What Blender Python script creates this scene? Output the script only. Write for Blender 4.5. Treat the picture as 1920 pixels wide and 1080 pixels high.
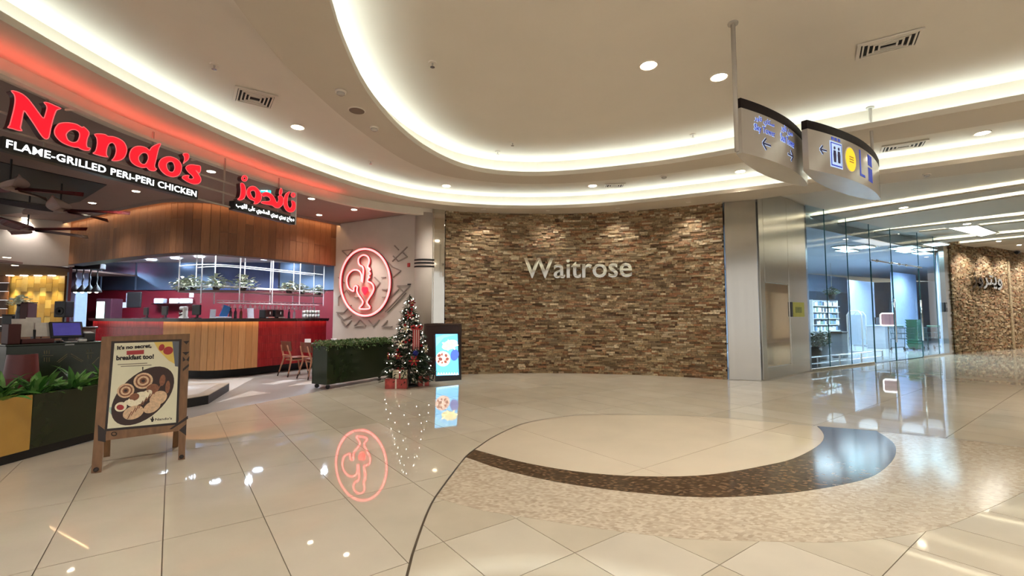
import bpy, bmesh, math, random
from mathutils import Vector, Matrix
for _o in list(bpy.data.objects):
    bpy.data.objects.remove(_o)
SC = bpy.context.scene
COL = SC.collection
PI = math.pi
# ------------------------------------------------------------------ camera, world, exposure
FPX, HORIZON, EYE = 860.0, 595.0, 1.4
PITCH = math.atan((HORIZON - 540.0) / FPX)
_cam = bpy.data.cameras.new('camera')
_cam.sensor_width = 36.0
_cam.lens = FPX / 1920.0 * 36.0
_cam.clip_start, _cam.clip_end = 0.05, 200
CAM = bpy.data.objects.new('camera', _cam)
CAM.location = (0, 0, EYE)
CAM.rotation_euler = (PI / 2 + PITCH, 0, 0)
COL.objects.link(CAM)
SC.camera = CAM
W = bpy.data.worlds.new('world')
SC.world = W
W.use_nodes = True
W.node_tree.nodes['Background'].inputs[0].default_value = (1.0, 0.97, 0.93, 1)
W.node_tree.nodes['Background'].inputs[1].default_value = 0.55
SC.view_settings.view_transform = 'Standard'
SC.view_settings.look = 'None'
SC.view_settings.gamma = 1
SC.view_settings.use_curve_mapping = False
SC.view_settings.exposure = 0.72
SC.cycles.use_denoising = True
SC.cycles.max_bounces = 6
SC.cycles.diffuse_bounces = 3
SC.cycles.glossy_bounces = 3
SC.cycles.use_adaptive_sampling = True
SC.cycles.adaptive_threshold = 0.02
SC.cycles.use_light_tree = False
SC.cycles.sample_clamp_indirect = 6.0
SC.cycles.caustics_reflective = False
SC.cycles.caustics_refractive = False

# ------------------------------------------------------------------ measuring helpers
def ray(px, py):
    xc, yc = (px - 960.0) / FPX, -(py - 540.0) / FPX
    c, s = math.cos(PITCH), math.sin(PITCH)
    return Vector((xc, c - yc * s, s + yc * c))
def G(px, py, z=0.0):                       # point of the plane at height z
    d = ray(px, py)
    t = (z - EYE) / d.z
    return Vector((d.x * t, d.y * t, z))
def PLN(px, py, p, n):                      # point of any plane
    d = ray(px, py); o = Vector((0, 0, EYE))
    t = (p - o).dot(n) / d.dot(n)
    return o + d * t
def VP(px, py, a, b):                       # point of the upright plane through a and b
    e = Vector((b[0] - a[0], b[1] - a[1], 0))
    return PLN(px, py, Vector((a[0], a[1], 0)), Vector((-e.y, e.x, 0)))
def DEP(px, py, y):                         # point at distance y
    return PLN(px, py, Vector((0, y, 0)), Vector((0, 1, 0)))

def smooth(pts, step=0.15, closed=False):
    pts = [Vector(p) for p in pts]; n = len(pts); out = []
    rng = range(n if closed else n - 1)
    for i in rng:
        p1, p2 = pts[i], pts[(i + 1) % n]
        p0 = pts[(i - 1) % n] if (closed or i > 0) else p1 * 2 - p2
        p3 = pts[(i + 2) % n] if (closed or i + 2 < n) else p2 * 2 - p1
        k = max(1, int((p2 - p1).length / step))
        for j in range(k):
            t = j / k
            out.append(0.5 * ((2 * p1) + (p2 - p0) * t + (2 * p0 - 5 * p1 + 4 * p2 - p3) * t * t + (3 * p1 - p0 - 3 * p2 + p3) * t ** 3))
    if not closed:
        out.append(pts[-1])
    return out
def resample(pts, n):
    L = [0.0]
    for a, b in zip(pts, pts[1:]):
        L.append(L[-1] + (b - a).length)
    out = []; j = 0
    for i in range(n):
        s = L[-1] * i / (n - 1)
        while j < len(L) - 2 and L[j + 1] < s:
            j += 1
        t = (s - L[j]) / max(1e-9, L[j + 1] - L[j])
        out.append(pts[j].lerp(pts[j + 1], t))
    return out
def length(pts):
    return sum((b - a).length for a, b in zip(pts, pts[1:]))
def offset(pts, d):                         # plan offset to the left of travel
    out = []
    for i, p in enumerate(pts):
        a, b = pts[max(0, i - 1)], pts[min(len(pts) - 1, i + 1)]
        e = Vector((b.x - a.x, b.y - a.y, 0)).normalized()
        out.append(p + Vector((-e.y, e.x, 0)) * d)
    return out

# ------------------------------------------------------------------ materials
def lin(c):
    return tuple(((v / 255.0) / 12.92 if v / 255.0 <= 0.04045 else ((v / 255.0 + 0.055) / 1.055) ** 2.4) for v in c)
MATS = {}
def mat(name, col, rough=0.5, metal=0.0, var=0.06, scale=6.0, bump=0.0, bscale=60.0, emit=0.0, ecol=None, island=0.0, ramp=None,
        stretch=(1, 1, 1), spec=0.5, coat=0.0, alpha=1.0, trans=0.0, aniso=0.0, kind='noise', cols=None, rvar=0.0):
    if name in MATS:
        return MATS[name]
    m = bpy.data.materials.new(name); m.use_nodes = True
    nt = m.node_tree; N = nt.nodes; L = nt.links
    b = N['Principled BSDF']
    c = lin(col)
    b.inputs['Roughness'].default_value = rough
    b.inputs['Metallic'].default_value = metal
    b.inputs['Specular IOR Level'].default_value = spec
    b.inputs['Coat Weight'].default_value = coat
    b.inputs['Coat Roughness'].default_value = 0.03
    b.inputs['Alpha'].default_value = alpha
    b.inputs['Transmission Weight'].default_value = trans
    b.inputs['Anisotropic'].default_value = aniso
    tc = N.new('ShaderNodeTexCoord')
    mp = N.new('ShaderNodeMapping'); mp.inputs['Scale'].default_value = stretch
    L.new(tc.outputs['Object'], mp.inputs['Vector'])
    nz = N.new('ShaderNodeTexNoise'); nz.inputs['Scale'].default_value = scale; nz.inputs['Detail'].default_value = 5
    L.new(mp.outputs[0], nz.inputs['Vector'])
    if ramp:                                # random tone for every piece
        geo = N.new('ShaderNodeNewGeometry'); oi = N.new('ShaderNodeObjectInfo')
        ad = N.new('ShaderNodeMath'); ad.operation = 'ADD'
        fr = N.new('ShaderNodeMath'); fr.operation = 'FRACT'
        L.new(geo.outputs['Random Per Island'], ad.inputs[0]); L.new(oi.outputs['Random'], ad.inputs[1])
        L.new(ad.outputs[0], fr.inputs[0])
        rp = N.new('ShaderNodeValToRGB'); rp.color_ramp.interpolation = 'LINEAR'
        el = rp.color_ramp.elements
        el[0].position = 0; el[0].color = (*lin(ramp[0]), 1)
        el[1].position = 1; el[1].color = (*lin(ramp[-1]), 1)
        for i in range(1, len(ramp) - 1):
            e = el.new(i / (len(ramp) - 1)); e.color = (*lin(ramp[i]), 1)
        L.new(fr.outputs[0], rp.inputs[0])
        base = rp.outputs[0]
    else:
        rgb = N.new('ShaderNodeRGB'); rgb.outputs[0].default_value = (*c, 1)
        base = rgb.outputs[0]
    mr = N.new('ShaderNodeMapRange')
    mr.inputs['From Min'].default_value = 0.3; mr.inputs['From Max'].default_value = 0.7
    mr.inputs['To Min'].default_value = 1 - var; mr.inputs['To Max'].default_value = 1 + var
    L.new(nz.outputs['Fac'], mr.inputs['Value'])
    vm = N.new('ShaderNodeVectorMath'); vm.operation = 'SCALE'
    L.new(base, vm.inputs[0]); L.new(mr.outputs[0], vm.inputs['Scale'])
    L.new(vm.outputs[0], b.inputs['Base Color'])
    if rvar:
        m2 = N.new('ShaderNodeMapRange'); m2.inputs['To Min'].default_value = max(0, rough - rvar); m2.inputs['To Max'].default_value = rough + rvar
        L.new(nz.outputs['Fac'], m2.inputs['Value']); L.new(m2.outputs[0], b.inputs['Roughness'])
    if bump:
        nb = N.new('ShaderNodeTexNoise'); nb.inputs['Scale'].default_value = bscale; nb.inputs['Detail'].default_value = 4
        L.new(mp.outputs[0], nb.inputs['Vector'])
        bp = N.new('ShaderNodeBump'); bp.inputs['Strength'].default_value = bump; bp.inputs['Distance'].default_value = 0.01
        L.new(nb.outputs['Fac'], bp.inputs['Height']); L.new(bp.outputs[0], b.inputs['Normal'])
    if emit:
        b.inputs['Emission Color'].default_value = (*lin(ecol or col), 1)
        b.inputs['Emission Strength'].default_value = emit
    MATS[name] = m
    return m

# ------------------------------------------------------------------ mesh builder
class MB:
    def __init__(s):
        s.v = []; s.f = []
    def add(s, vs, fs):
        o = len(s.v); s.v += [tuple(v) for v in vs]; s.f += [tuple(i + o for i in f) for f in fs]
        return s
    def box(s, c, d, rz=0.0, M=None):
        hx, hy, hz = d[0] / 2, d[1] / 2, d[2] / 2
        R = Matrix.Rotation(rz, 3, 'Z') if M is None else M
        vs = [Vector(c) + R @ Vector((x * hx, y * hy, z * hz)) for z in (-1, 1) for y in (-1, 1) for x in (-1, 1)]
        return s.add(vs, [(0, 2, 3, 1), (4, 5, 7, 6), (0, 1, 5, 4), (2, 6, 7, 3), (1, 3, 7, 5), (0, 4, 6, 2)])
    def chbox(s, c, d, b=0.01, rz=0.0, M=None):        # box with chamfered edges
        R = Matrix.Rotation(rz, 3, 'Z') if M is None else M
        bm = bmesh.new(); bmesh.ops.create_cube(bm, size=1)
        for v in bm.verts:
            v.co = Vector((v.co.x * d[0], v.co.y * d[1], v.co.z * d[2]))
        bmesh.ops.bevel(bm, geom=bm.edges[:], offset=min(b, min(d) * 0.45), segments=2, affect='EDGES', profile=0.5)
        bm.verts.ensure_lookup_table(); bm.verts.index_update()
        s.add([Vector(c) + R @ v.co for v in bm.verts], [[v.index for v in f.verts] for f in bm.faces]); bm.free()
        return s
    def bar(s, a, b, w, h=None, up=Vector((0, 0, 1))):  # square bar between two points
        a, b = Vector(a), Vector(b); h = h or w
        d = (b - a).normalized()
        x = d.cross(up)
        if x.length < 1e-4:
            x = d.cross(Vector((1, 0, 0)))
        x.normalize(); y = x.cross(d)
        vs = [p + x * sx * w / 2 + y * sy * h / 2 for p in (a, b) for sx, sy in ((-1, -1), (1, -1), (1, 1), (-1, 1))]
        return s.add(vs, [(0, 1, 2, 3), (7, 6, 5, 4), (0, 4, 5, 1), (1, 5, 6, 2), (2, 6, 7, 3), (3, 7, 4, 0)])
    def tube(s, pts, r, n=8, closed=False, caps=True):
        pts = [Vector(p) for p in pts]; k = len(pts)
        rr = r if isinstance(r, (list, tuple)) else [r] * k
        ref = None; rings = []
        for i, p in enumerate(pts):
            a = pts[(i - 1) % k] if (closed or i > 0) else p
            b = pts[(i + 1) % k] if (closed or i < k - 1) else p
            t = (b - a).normalized()
            if ref is None:
                ref = t.cross(Vector((0, 0, 1)))
                if ref.length < 0.05:
                    ref = t.cross(Vector((1, 0, 0)))
            ref = (ref - t * ref.dot(t)).normalized(); bi = t.cross(ref)
            rings.append([p + (ref * math.cos(2 * PI * j / n) + bi * math.sin(2 * PI * j / n)) * rr[i] for j in range(n)])
        vs = [v for rg in rings for v in rg]; fs = []
        for i in range(k if closed else k - 1):
            for j in range(n):
                a, b = i * n + j, i * n + (j + 1) % n
                c, d = ((i + 1) % k) * n + (j + 1) % n, ((i + 1) % k) * n + j
                fs.append((a, b, c, d))
        if caps and not closed:
            fs.append(tuple(range(n - 1, -1, -1))); fs.append(tuple((k - 1) * n + j for j in range(n)))
        return s.add(vs, fs)
    def lathe(s, c, prof, n=20, M=None):                # prof: (radius, z)
        c = Vector(c); vs = []; k = len(prof)
        for r, z in prof:
            for j in range(n):
                p = Vector((r * math.cos(2 * PI * j / n), r * math.sin(2 * PI * j / n), z))
                vs.append(c + (M @ p if M else p))
        fs = [(i * n + j, i * n + (j + 1) % n, (i + 1) * n + (j + 1) % n, (i + 1) * n + j) for i in range(k - 1) for j in range(n)]
        fs.append(tuple(range(n - 1, -1, -1))); fs.append(tuple((k - 1) * n + j for j in range(n)))
        return s.add(vs, fs)
    def prism(s, poly, z0, z1):                         # upright prism on a plan outline
        n = len(poly)
        vs = [(p[0], p[1], z0) for p in poly] + [(p[0], p[1], z1) for p in poly]
        return s.add(vs, [tuple(range(n - 1, -1, -1)), tuple(range(n, 2 * n))] + [(i, (i + 1) % n, n + (i + 1) % n, n + i) for i in range(n)])
    def slab(s, poly, nrm):                             # planar outline (3-d points) given depth along nrm
        n = len(poly); poly = [Vector(p) for p in poly]
        vs = poly + [p + nrm for p in poly]
        return s.add(vs, [tuple(range(n - 1, -1, -1)), tuple(range(n, 2 * n))] + [(i, (i + 1) % n, n + (i + 1) % n, n + i) for i in range(n)])
    def ribbon(s, A, B):                                # quads between two lines of equal count
        n = len(A)
        return s.add(list(A) + list(B), [(i, i + 1, n + i + 1, n + i) for i in range(n - 1)])
    def sphere(s, c, r, n=8, m=6, sc=(1, 1, 1)):
        c = Vector(c); vs = [c + Vector((0, 0, -r * sc[2]))]; fs = []
        for i in range(1, m):
            a = PI * i / m
            for j in range(n):
                q = 2 * PI * j / n
                vs.append(c + Vector((r * sc[0] * math.sin(a) * math.cos(q), r * sc[1] * math.sin(a) * math.sin(q), -r * sc[2] * math.cos(a))))
        vs.append(c + Vector((0, 0, r * sc[2]))); e = len(vs) - 1
        for j in range(n):
            fs.append((0, 1 + (j + 1) % n, 1 + j))
            fs.append((e, 1 + (m - 2) * n + j, 1 + (m - 2) * n + (j + 1) % n))
            for i in range(m - 2):
                a, b = 1 + i * n + j, 1 + i * n + (j + 1) % n
                fs.append((a, b, b + n, a + n))
        return s.add(vs, fs)
    def mesh(s, name, m, smooth_=False):
        me = bpy.data.meshes.new(name); me.from_pydata(s.v, [], s.f)
        if m:
            me.materials.append(m)
        if smooth_:
            me.polygons.foreach_set('use_smooth', [True] * len(me.polygons))
        me.update()
        return me
    def build(s, name, m, parent=None, smooth_=False):
        return put(name, s.mesh(name, m, smooth_), parent)

def put(name, me, parent=None, world=True):
    o = bpy.data.objects.new(name, me); COL.objects.link(o)
    if parent is not None:
        o.parent = parent
        if world:                                       # geometry was given in room coordinates
            o.matrix_parent_inverse = PM(parent).inverted()
    return o
def PM(o):
    M = Matrix.LocRotScale(o.location, o.rotation_euler, o.scale)
    if o.parent:
        M = PM(o.parent) @ o.matrix_parent_inverse @ M
    return M
def tag(o, label=None, cat=None, group=None, kind=None):
    if label: o['label'] = label
    if cat: o['category'] = cat
    if group: o['group'] = group
    if kind: o['kind'] = kind
    return o
def thing(name, label, cat, loc=(0, 0, 0), rz=0.0, group=None):
    o = bpy.data.objects.new(name, None); COL.objects.link(o)
    o.empty_display_size = 0.1
    o.location = loc; o.rotation_euler = (0, 0, rz)
    return tag(o, label, cat, group)
def struct(name, loc=(0, 0, 0)):
    o = bpy.data.objects.new(name, None); COL.objects.link(o); o.location = loc
    return tag(o, kind='structure')
def copy_tree(o, parent=None):
    c = o.copy(); COL.objects.link(c); c.parent = parent
    for ch in list(o.children):
        copy_tree(ch, c)
    return c

# ------------------------------------------------------------------ outlines and lettering
def smooth2(pts, k=4):
    n = len(pts); out = []
    for i in range(n):
        p0, p1, p2, p3 = (Vector(pts[(i + j) % n]) for j in (-1, 0, 1, 2))
        for j in range(k):
            t = j / k
            out.append(0.5 * ((2 * p1) + (p2 - p0) * t + (2 * p0 - 5 * p1 + 4 * p2 - p3) * t * t + (3 * p1 - p0 - 3 * p2 + p3) * t ** 3))
    return out
def flat_mesh(loops, depth, bevel=0.0):                 # filled 2-d outline with holes, extruded +-depth
    cu = bpy.data.curves.new('outline', 'CURVE'); cu.dimensions = '2D'; cu.fill_mode = 'BOTH'
    cu.extrude = depth; cu.bevel_depth = bevel; cu.bevel_resolution = 1
    for lp in loops:
        sp = cu.splines.new('POLY'); sp.points.add(len(lp) - 1)
        for i, p in enumerate(lp):
            sp.points[i].co = (p[0], p[1], 0, 1)
        sp.use_cyclic_u = True
    ob = bpy.data.objects.new('outline', cu)
    me = bpy.data.meshes.new_from_object(ob)
    bpy.data.objects.remove(ob); bpy.data.curves.remove(cu)
    return me
def text_mesh(body, depth=0.01, bold=0.0, spacing=1.0, res=3, bevel=0.0):
    cu = bpy.data.curves.new('text', 'FONT'); cu.body = body; cu.size = 1.0
    cu.extrude = depth; cu.offset = bold; cu.space_character = spacing; cu.resolution_u = res; cu.bevel_depth = bevel
    ob = bpy.data.objects.new('text', cu)
    me = bpy.data.meshes.new_from_object(ob)
    bpy.data.objects.remove(ob); bpy.data.curves.remove(cu)
    xs = [v.co.x for v in me.vertices]; ys = [v.co.y for v in me.vertices]
    return me, (min(xs), max(xs), min(ys), max(ys))
def put_mapped(name, me, fn, m, parent, smooth_=False):
    for v in me.vertices:
        v.co = fn(v.co)
    me.materials.clear(); me.materials.append(m)
    me.update()
    return put(name, me, parent)
def islands(o, name):                              # every loose piece of o becomes an object of its own
    me = o.data; par = list(range(len(me.vertices)))
    def find(i):
        while par[i] != i:
            par[i] = par[par[i]]; i = par[i]
        return i
    for e in me.edges:
        a, b = find(e.vertices[0]), find(e.vertices[1])
        if a != b: par[a] = b
    groups = {}
    for p in me.polygons:
        groups.setdefault(find(p.vertices[0]), []).append(p)
    for g in groups.values():
        ids = sorted({v for p in g for v in p.vertices}); ix = {v: i for i, v in enumerate(ids)}
        m2 = bpy.data.meshes.new(name); m2.from_pydata([me.vertices[v].co[:] for v in ids], [], [[ix[v] for v in p.vertices] for p in g])
        for mm in me.materials: m2.materials.append(mm)
        c = bpy.data.objects.new(name, m2); COL.objects.link(c); c.parent = o.parent; c.matrix_parent_inverse = o.matrix_parent_inverse.copy()
    bpy.data.objects.remove(o)
def text_on(name, body, O, X, Y, w, h, m, parent, depth=0.01, bold=0.0, spacing=1.0, fn=None):
    """lettering fitted to the rectangle w x h at O along X (right) and Y (up); depth in metres"""
    me, (x0, x1, y0, y1) = text_mesh(body, 1.0, bold, spacing)
    X = Vector(X).normalized(); Y = Vector(Y).normalized(); Z = X.cross(Y)
    def f(c):
        u = (c.x - x0) / (x1 - x0) * w; v = (c.y - y0) / (y1 - y0) * h
        if fn:
            return fn(u, v, c.z * depth)
        return Vector(O) + X * u + Y * v + Z * c.z * depth
    return put_mapped(name, me, f, m, parent)
_AR = {'ا': 0xFE8D, 'ب': 0xFE8F, 'ت': 0xFE95, 'ج': 0xFE9D, 'د': 0xFEA9, 'ر': 0xFEAD, 'ز': 0xFEAF, 'س': 0xFEB1, 'ش': 0xFEB5,
       'ص': 0xFEB9, 'ع': 0xFEC9, 'ك': 0xFED9, 'ل': 0xFEDD, 'م': 0xFEE1, 'ن': 0xFEE5, 'ه': 0xFEE9, 'و': 0xFEED, 'ى': 0xFEEF, 'ي': 0xFEF1}
_NOJOIN = set('ادرزوى')
def arabic(s):                                          # joined letter forms in drawing order
    out = []
    for wd in s.split(' '):
        r = []
        for i, ch in enumerate(wd):
            prev = i > 0 and wd[i - 1] not in _NOJOIN
            nxt = i < len(wd) - 1 and ch not in _NOJOIN
            k = (3 if nxt else 1) if prev else (2 if nxt else 0)
            if ch in _NOJOIN:
                k = 1 if prev else 0
            r.append(chr(_AR[ch] + k))
        out.append(''.join(reversed(r)))
    return ' '.join(reversed(out))
def spot(name, loc, target, power, angle=80, blend=0.6, col=(1, 0.86, 0.68), r=0.04, parent=None):
    l = bpy.data.lights.new(name, 'SPOT'); l.energy = power; l.spot_size = math.radians(angle); l.spot_blend = blend
    l.color = col; l.shadow_soft_size = r
    o = bpy.data.objects.new(name, l); COL.objects.link(o); o.location = loc
    o.rotation_euler = (Vector(target) - Vector(loc)).to_track_quat('-Z', 'Y').to_euler()
    if parent:
        o.parent = parent; o.matrix_parent_inverse = PM(parent).inverted()
    return o
# ================================================================== colours
Z_SOF, Z_UP, Z_TEN = 4.05, 4.40, 3.95
m_ceil = mat('ceiling_paint', (226, 217, 203), 0.75, var=0.02, scale=1.5)
m_soffit = mat('soffit_paint', (206, 194, 177), 0.7, var=0.02, scale=1.5)
m_led = mat('cove_led', (255, 255, 246), 0.5, emit=11.5, ecol=(228, 250, 255))
m_led2 = mat('cove_led_dim', (255, 255, 246), 0.5, emit=10.0, ecol=(244, 255, 244))
m_tile = mat('polished_marble', (206, 190, 166), 0.03, var=0.055, scale=2.2, ramp=[(203, 191, 171), (209, 197, 177), (199, 187, 166), (206, 194, 173)], spec=0.6, rvar=0.012)
m_tile_dk = mat('polished_marble_tan', (186, 166, 138), 0.06, var=0.06, scale=2.5, ramp=[(201, 188, 166), (196, 183, 161)], spec=0.6, rvar=0.02)
m_disc = mat('marble_rose', (214, 198, 174), 0.055, var=0.05, scale=1.2, spec=0.6)
m_grout = mat('floor_joint', (120, 106, 88), 0.5)
m_strip = mat('brass_strip', (96, 84, 66), 0.3, metal=0.6)
m_steel = mat('brushed_steel', (196, 192, 184), 0.24, metal=1.0, var=0.03, scale=14, stretch=(1, 1, 0.02), aniso=0.6, bump=0.0)
m_mirror = mat('polished_steel', (214, 210, 200), 0.05, metal=1.0, var=0.02)
m_plaster = mat('warm_grey_plaster', (196, 184, 172), 0.7, var=0.05, scale=3)
m_tenceil = mat('mauve_ceiling_paint', (150, 128, 120), 0.7, var=0.03, scale=2)
m_black = mat('black_paint', (18, 16, 16), 0.5)
m_stone = mat('split_stone', (140, 112, 80), 0.75, var=0.42, scale=24, bump=0.8, bscale=60,
              ramp=[(104, 82, 58), (152, 128, 94), (176, 154, 118), (130, 108, 78), (156, 112, 76), (208, 190, 156), (116, 92, 64), (164, 142, 106), (150, 106, 72), (92, 68, 46), (170, 146, 108)])
m_backing = mat('stone_backing', (52, 38, 26), 0.9)

def mosaic(name, cols, sc, rough):
    m = bpy.data.materials.new(name); m.use_nodes = True
    N = m.node_tree.nodes; L = m.node_tree.links; b = N['Principled BSDF']
    tc = N.new('ShaderNodeTexCoord'); mp = N.new('ShaderNodeMapping'); mp.inputs['Rotation'].default_value = (0, 0, math.radians(37))
    mp.inputs['Scale'].default_value = (sc, sc * 1.6, sc)
    L.new(tc.outputs['Object'], mp.inputs['Vector'])
    vo = N.new('ShaderNodeTexVoronoi'); vo.voronoi_dimensions = '2D'; vo.distance = 'CHEBYCHEV'; vo.inputs['Scale'].default_value = 1.0; vo.inputs['Randomness'].default_value = 0.45
    L.new(mp.outputs[0], vo.inputs['Vector'])
    sp = N.new('ShaderNodeSeparateColor'); L.new(vo.outputs['Color'], sp.inputs[0])
    rp = N.new('ShaderNodeValToRGB'); el = rp.color_ramp.elements
    el[0].color = (*lin(cols[0]), 1); el[1].color = (*lin(cols[-1]), 1)
    for i in range(1, len(cols) - 1):
        e = el.new(i / (len(cols) - 1)); e.color = (*lin(cols[i]), 1)
    L.new(sp.outputs[0], rp.inputs[0]); L.new(rp.outputs[0], b.inputs['Base Color'])
    b.inputs['Roughness'].default_value = rough; b.inputs['Specular IOR Level'].default_value = 0.5
    return m
m_mos_lt = mosaic('light_mosaic', [(174, 156, 134), (194, 177, 154), (210, 195, 172), (184, 166, 143), (202, 186, 163)], 34, 0.12)
m_mos_dk = mosaic('dark_mosaic', [(44, 32, 24), (84, 64, 46), (62, 48, 34), (124, 100, 76), (54, 40, 30), (96, 74, 54)], 34, 0.12)

# ================================================================== floor
FL = struct('floor')
V2 = lambda a: Vector((a[0], a[1], 0))
arc_px = [(763, 1080), (773, 1040), (803, 957), (827, 917), (873, 857), (897, 838), (933, 815), (990, 792), (1067, 780), (1140, 777),
          (1280, 779), (1365, 784), (1465, 793), (1532, 799), (1643, 808), (1795, 824), (1920, 839)]
arc = [Vector((-0.05, -5, 0)), Vector((-0.25, -1.5, 0)), Vector((-0.45, 1.0, 0))] + [G(*p) for p in arc_px]
arc += [Vector((7.2, 2.9, 0)), Vector((11, 0.2, 0)), Vector((16, -5, 0))]
ARC = smooth(arc, 0.12)
tenant = [V2(p) for p in ((-5.9, -5), (-5.3, 0), (-5.0, 3.0), (-4.86, 4.45), (-4.72, 5.5), (-4.49, 6.49))] + [G(400, 773), G(505, 752), G(611, 731)] + [Vector((-2.9, 10.6, 0)), Vector((-2.2, 11.3, 0)), Vector((-1.7, 11.7, 0))]
TEN = smooth(tenant, 0.4)
out_poly = TEN + [V2(p) for p in ((0, 12.5), (5.4, 12.5), (7.75, 12.06), (17.1, 18.0), (26, 22.6), (26, -5))] + list(reversed(ARC))
U0 = Vector((-2.44, 4.26, 0)); ANG = math.radians(36.5)
GE = Vector((math.cos(ANG), math.sin(ANG), 0)); GN = Vector((-GE.y, GE.x, 0))

def grid_cut(poly, du, dv, u_off=0.0, v_off=0.0):
    bm = bmesh.new()
    vs = []
    for p in poly:
        if not vs or (vs[-1].co - p).length > 0.004:
            vs.append(bm.verts.new(p))
    bm.faces.new(vs)
    us = [(p - U0).dot(GE) for p in poly]; ws = [(p - U0).dot(GN) for p in poly]
    for vals, d, ax, of in ((us, du, GE, u_off), (ws, dv, GN, v_off)):
        k = math.floor((min(vals) - of) / d)
        while k * d + of < max(vals):
            bmesh.ops.bisect_plane(bm, geom=bm.verts[:] + bm.edges[:] + bm.faces[:], plane_co=U0 + ax * (k * d + of), plane_no=ax, dist=0.0005)
            k += 1
    res = []
    for f in bm.faces:
        pts = [v.co.copy() for v in f.verts]
        a = f.calc_area()
        if a > 0.0008:
            c = f.calc_center_median()
            res.append((pts, c, a, f.normal.z))
    bm.free()
    return res
JT = 0.0028
def piece(mb, pts, nz):
    if nz < 0:
        pts = list(reversed(pts))
    n = len(pts); ins = []
    for i in range(n):
        p, a, b = pts[i], pts[i - 1], pts[(i + 1) % n]
        e1 = (p - a).normalized(); e2 = (b - p).normalized()
        n1 = Vector((-e1.y, e1.x, 0)); n2 = Vector((-e2.y, e2.x, 0))
        k = n1 + n2
        k = k / max(0.5, k.dot(n1)) if k.length > 1e-3 else n1
        ins.append(p + k * JT)
    mb.slab([Vector((p.x, p.y, -0.006)) for p in ins], Vector((0, 0, 0.006)))
def lay(cells, m, name, rest, nmax):
    def score(c):
        p = c[1]
        if p.y < 1.2 or abs(p.x) > p.y * 1.3 + 0.6:
            return 0
        return c[2] / (p.y * p.y) / max(1, p.y)
    cells = sorted(cells, key=score, reverse=True)
    far = MB()
    for i, (pts, c, a, nz) in enumerate(cells):
        if i < nmax and score((pts, c, a, nz)) > 0 and c.y < 9.5:
            mb = MB(); piece(mb, pts, nz)
            mb.build(name, m, FL)
        else:
            piece(far, pts, nz)
    if far.v:
        tag(far.build(rest, m, FL), kind='stuff')
MB().add([(-30, -5.5, -0.008), (34, -5.5, -0.008), (34, 40, -0.008), (-30, 40, -0.008)], [(0, 1, 2, 3)]).build('joint_bed', m_grout, FL)
lay(grid_cut(out_poly, 0.565, 1.17), m_tile, 'tile', 'tile_field', 250)
# inlay of the rotunda
mos_low = smooth([G(*p) for p in ((820, 934), (907, 957), (1007, 973), (1107, 989), (1207, 1002), (1280, 1010), (1391, 1014), (1502, 1016), (1602, 1015), (1750, 993), (1850, 955), (1920, 922))], 0.15) + [Vector((6.2, 2.3, 0)), Vector((9.0, 0.4, 0))]
i0 = min(range(len(ARC)), key=lambda i: (ARC[i] - mos_low[0]).length)
i1 = min(range(len(ARC)), key=lambda i: (ARC[i] - mos_low[-1]).length)
dk_out = smooth([G(*p) for p in ((873, 857), (940, 880), (1040, 903), (1140, 918), (1207, 925), (1280, 931), (1354, 932.5), (1465, 926), (1558, 913), (1632, 895), (1669, 869), (1680, 847), (1673, 828), (1643, 808))], 0.12)
dk_in = smooth([G(*p) for p in ((890, 843), (973, 865), (1073, 883), (1173, 892), (1280, 893), (1354, 887), (1428, 874), (1487, 860), (1532, 837), (1545, 821), (1541, 808), (1532, 799))], 0.12)
ia = min(range(len(ARC)), key=lambda i: (ARC[i] - dk_out[0]).length); ib = min(range(len(ARC)), key=lambda i: (ARC[i] - dk_in[0]).length)
ic = min(range(len(ARC)), key=lambda i: (ARC[i] - dk_in[-1]).length); idd = min(range(len(ARC)), key=lambda i: (ARC[i] - dk_out[-1]).length)
def region(name, poly, m, z=0.0):
    q = []
    for p in poly:
        if not q or (q[-1] - p).length > 0.004:
            q.append(Vector((p.x, p.y, 0)))
    area = sum(a.x * b.y - b.x * a.y for a, b in zip(q, q[1:] + q[:1]))
    if area < 0:
        q.reverse()
    return MB().slab([Vector((p.x, p.y, -0.006)) for p in q], Vector((0, 0, 0.006 + z))).build(name, m, FL)
tag(region('light_mosaic_band', ARC[i0:ia + 1] + dk_out[1:-1] + ARC[idd:i1 + 1] + list(reversed(mos_low)), m_mos_lt), 'pale tan mosaic band around the dark crescent')
tag(region('dark_mosaic_crescent', dk_out[:-1] + [ARC[k] for k in range(idd, ic - 1, -1)] + list(reversed(dk_in[:-1])) , m_mos_dk, 0.0006), 'dark brown mosaic crescent')
disc_cells = grid_cut(dk_in + [ARC[k] for k in range(ic - 1, ib - 1, -1)], 2.4, 2.4, 0.6, 0.3)
for pts, c, a, nz in disc_cells:
    mb = MB(); piece(mb, pts, nz); mb.build('disc_slab', m_disc, FL)
low_poly = list(ARC[:i0 + 1]) + mos_low + list(ARC[i1:])
cells = grid_cut(low_poly, 0.565, 0.585, 0.28, 0.1)
ev = [c for c in cells if (math.floor(((c[1] - U0).dot(GE) - 0.28) / 0.565) + math.floor(((c[1] - U0).dot(GN) - 0.1) / 0.585)) % 2 == 0]
od = [c for c in cells if c not in ev]
lay(ev, m_tile, 'diamond_tile', 'diamond_tile_field', 40)
lay(od, m_tile_dk, 'tan_diamond_tile', 'tan_diamond_tile_field', 40)
MB().ribbon([p + Vector((0, 0, 0.0012)) for p in offset(ARC, 0.008)], [p + Vector((0, 0, 0.0012)) for p in offset(ARC, -0.008)]).build('inlay_strip', m_strip, FL)

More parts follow.
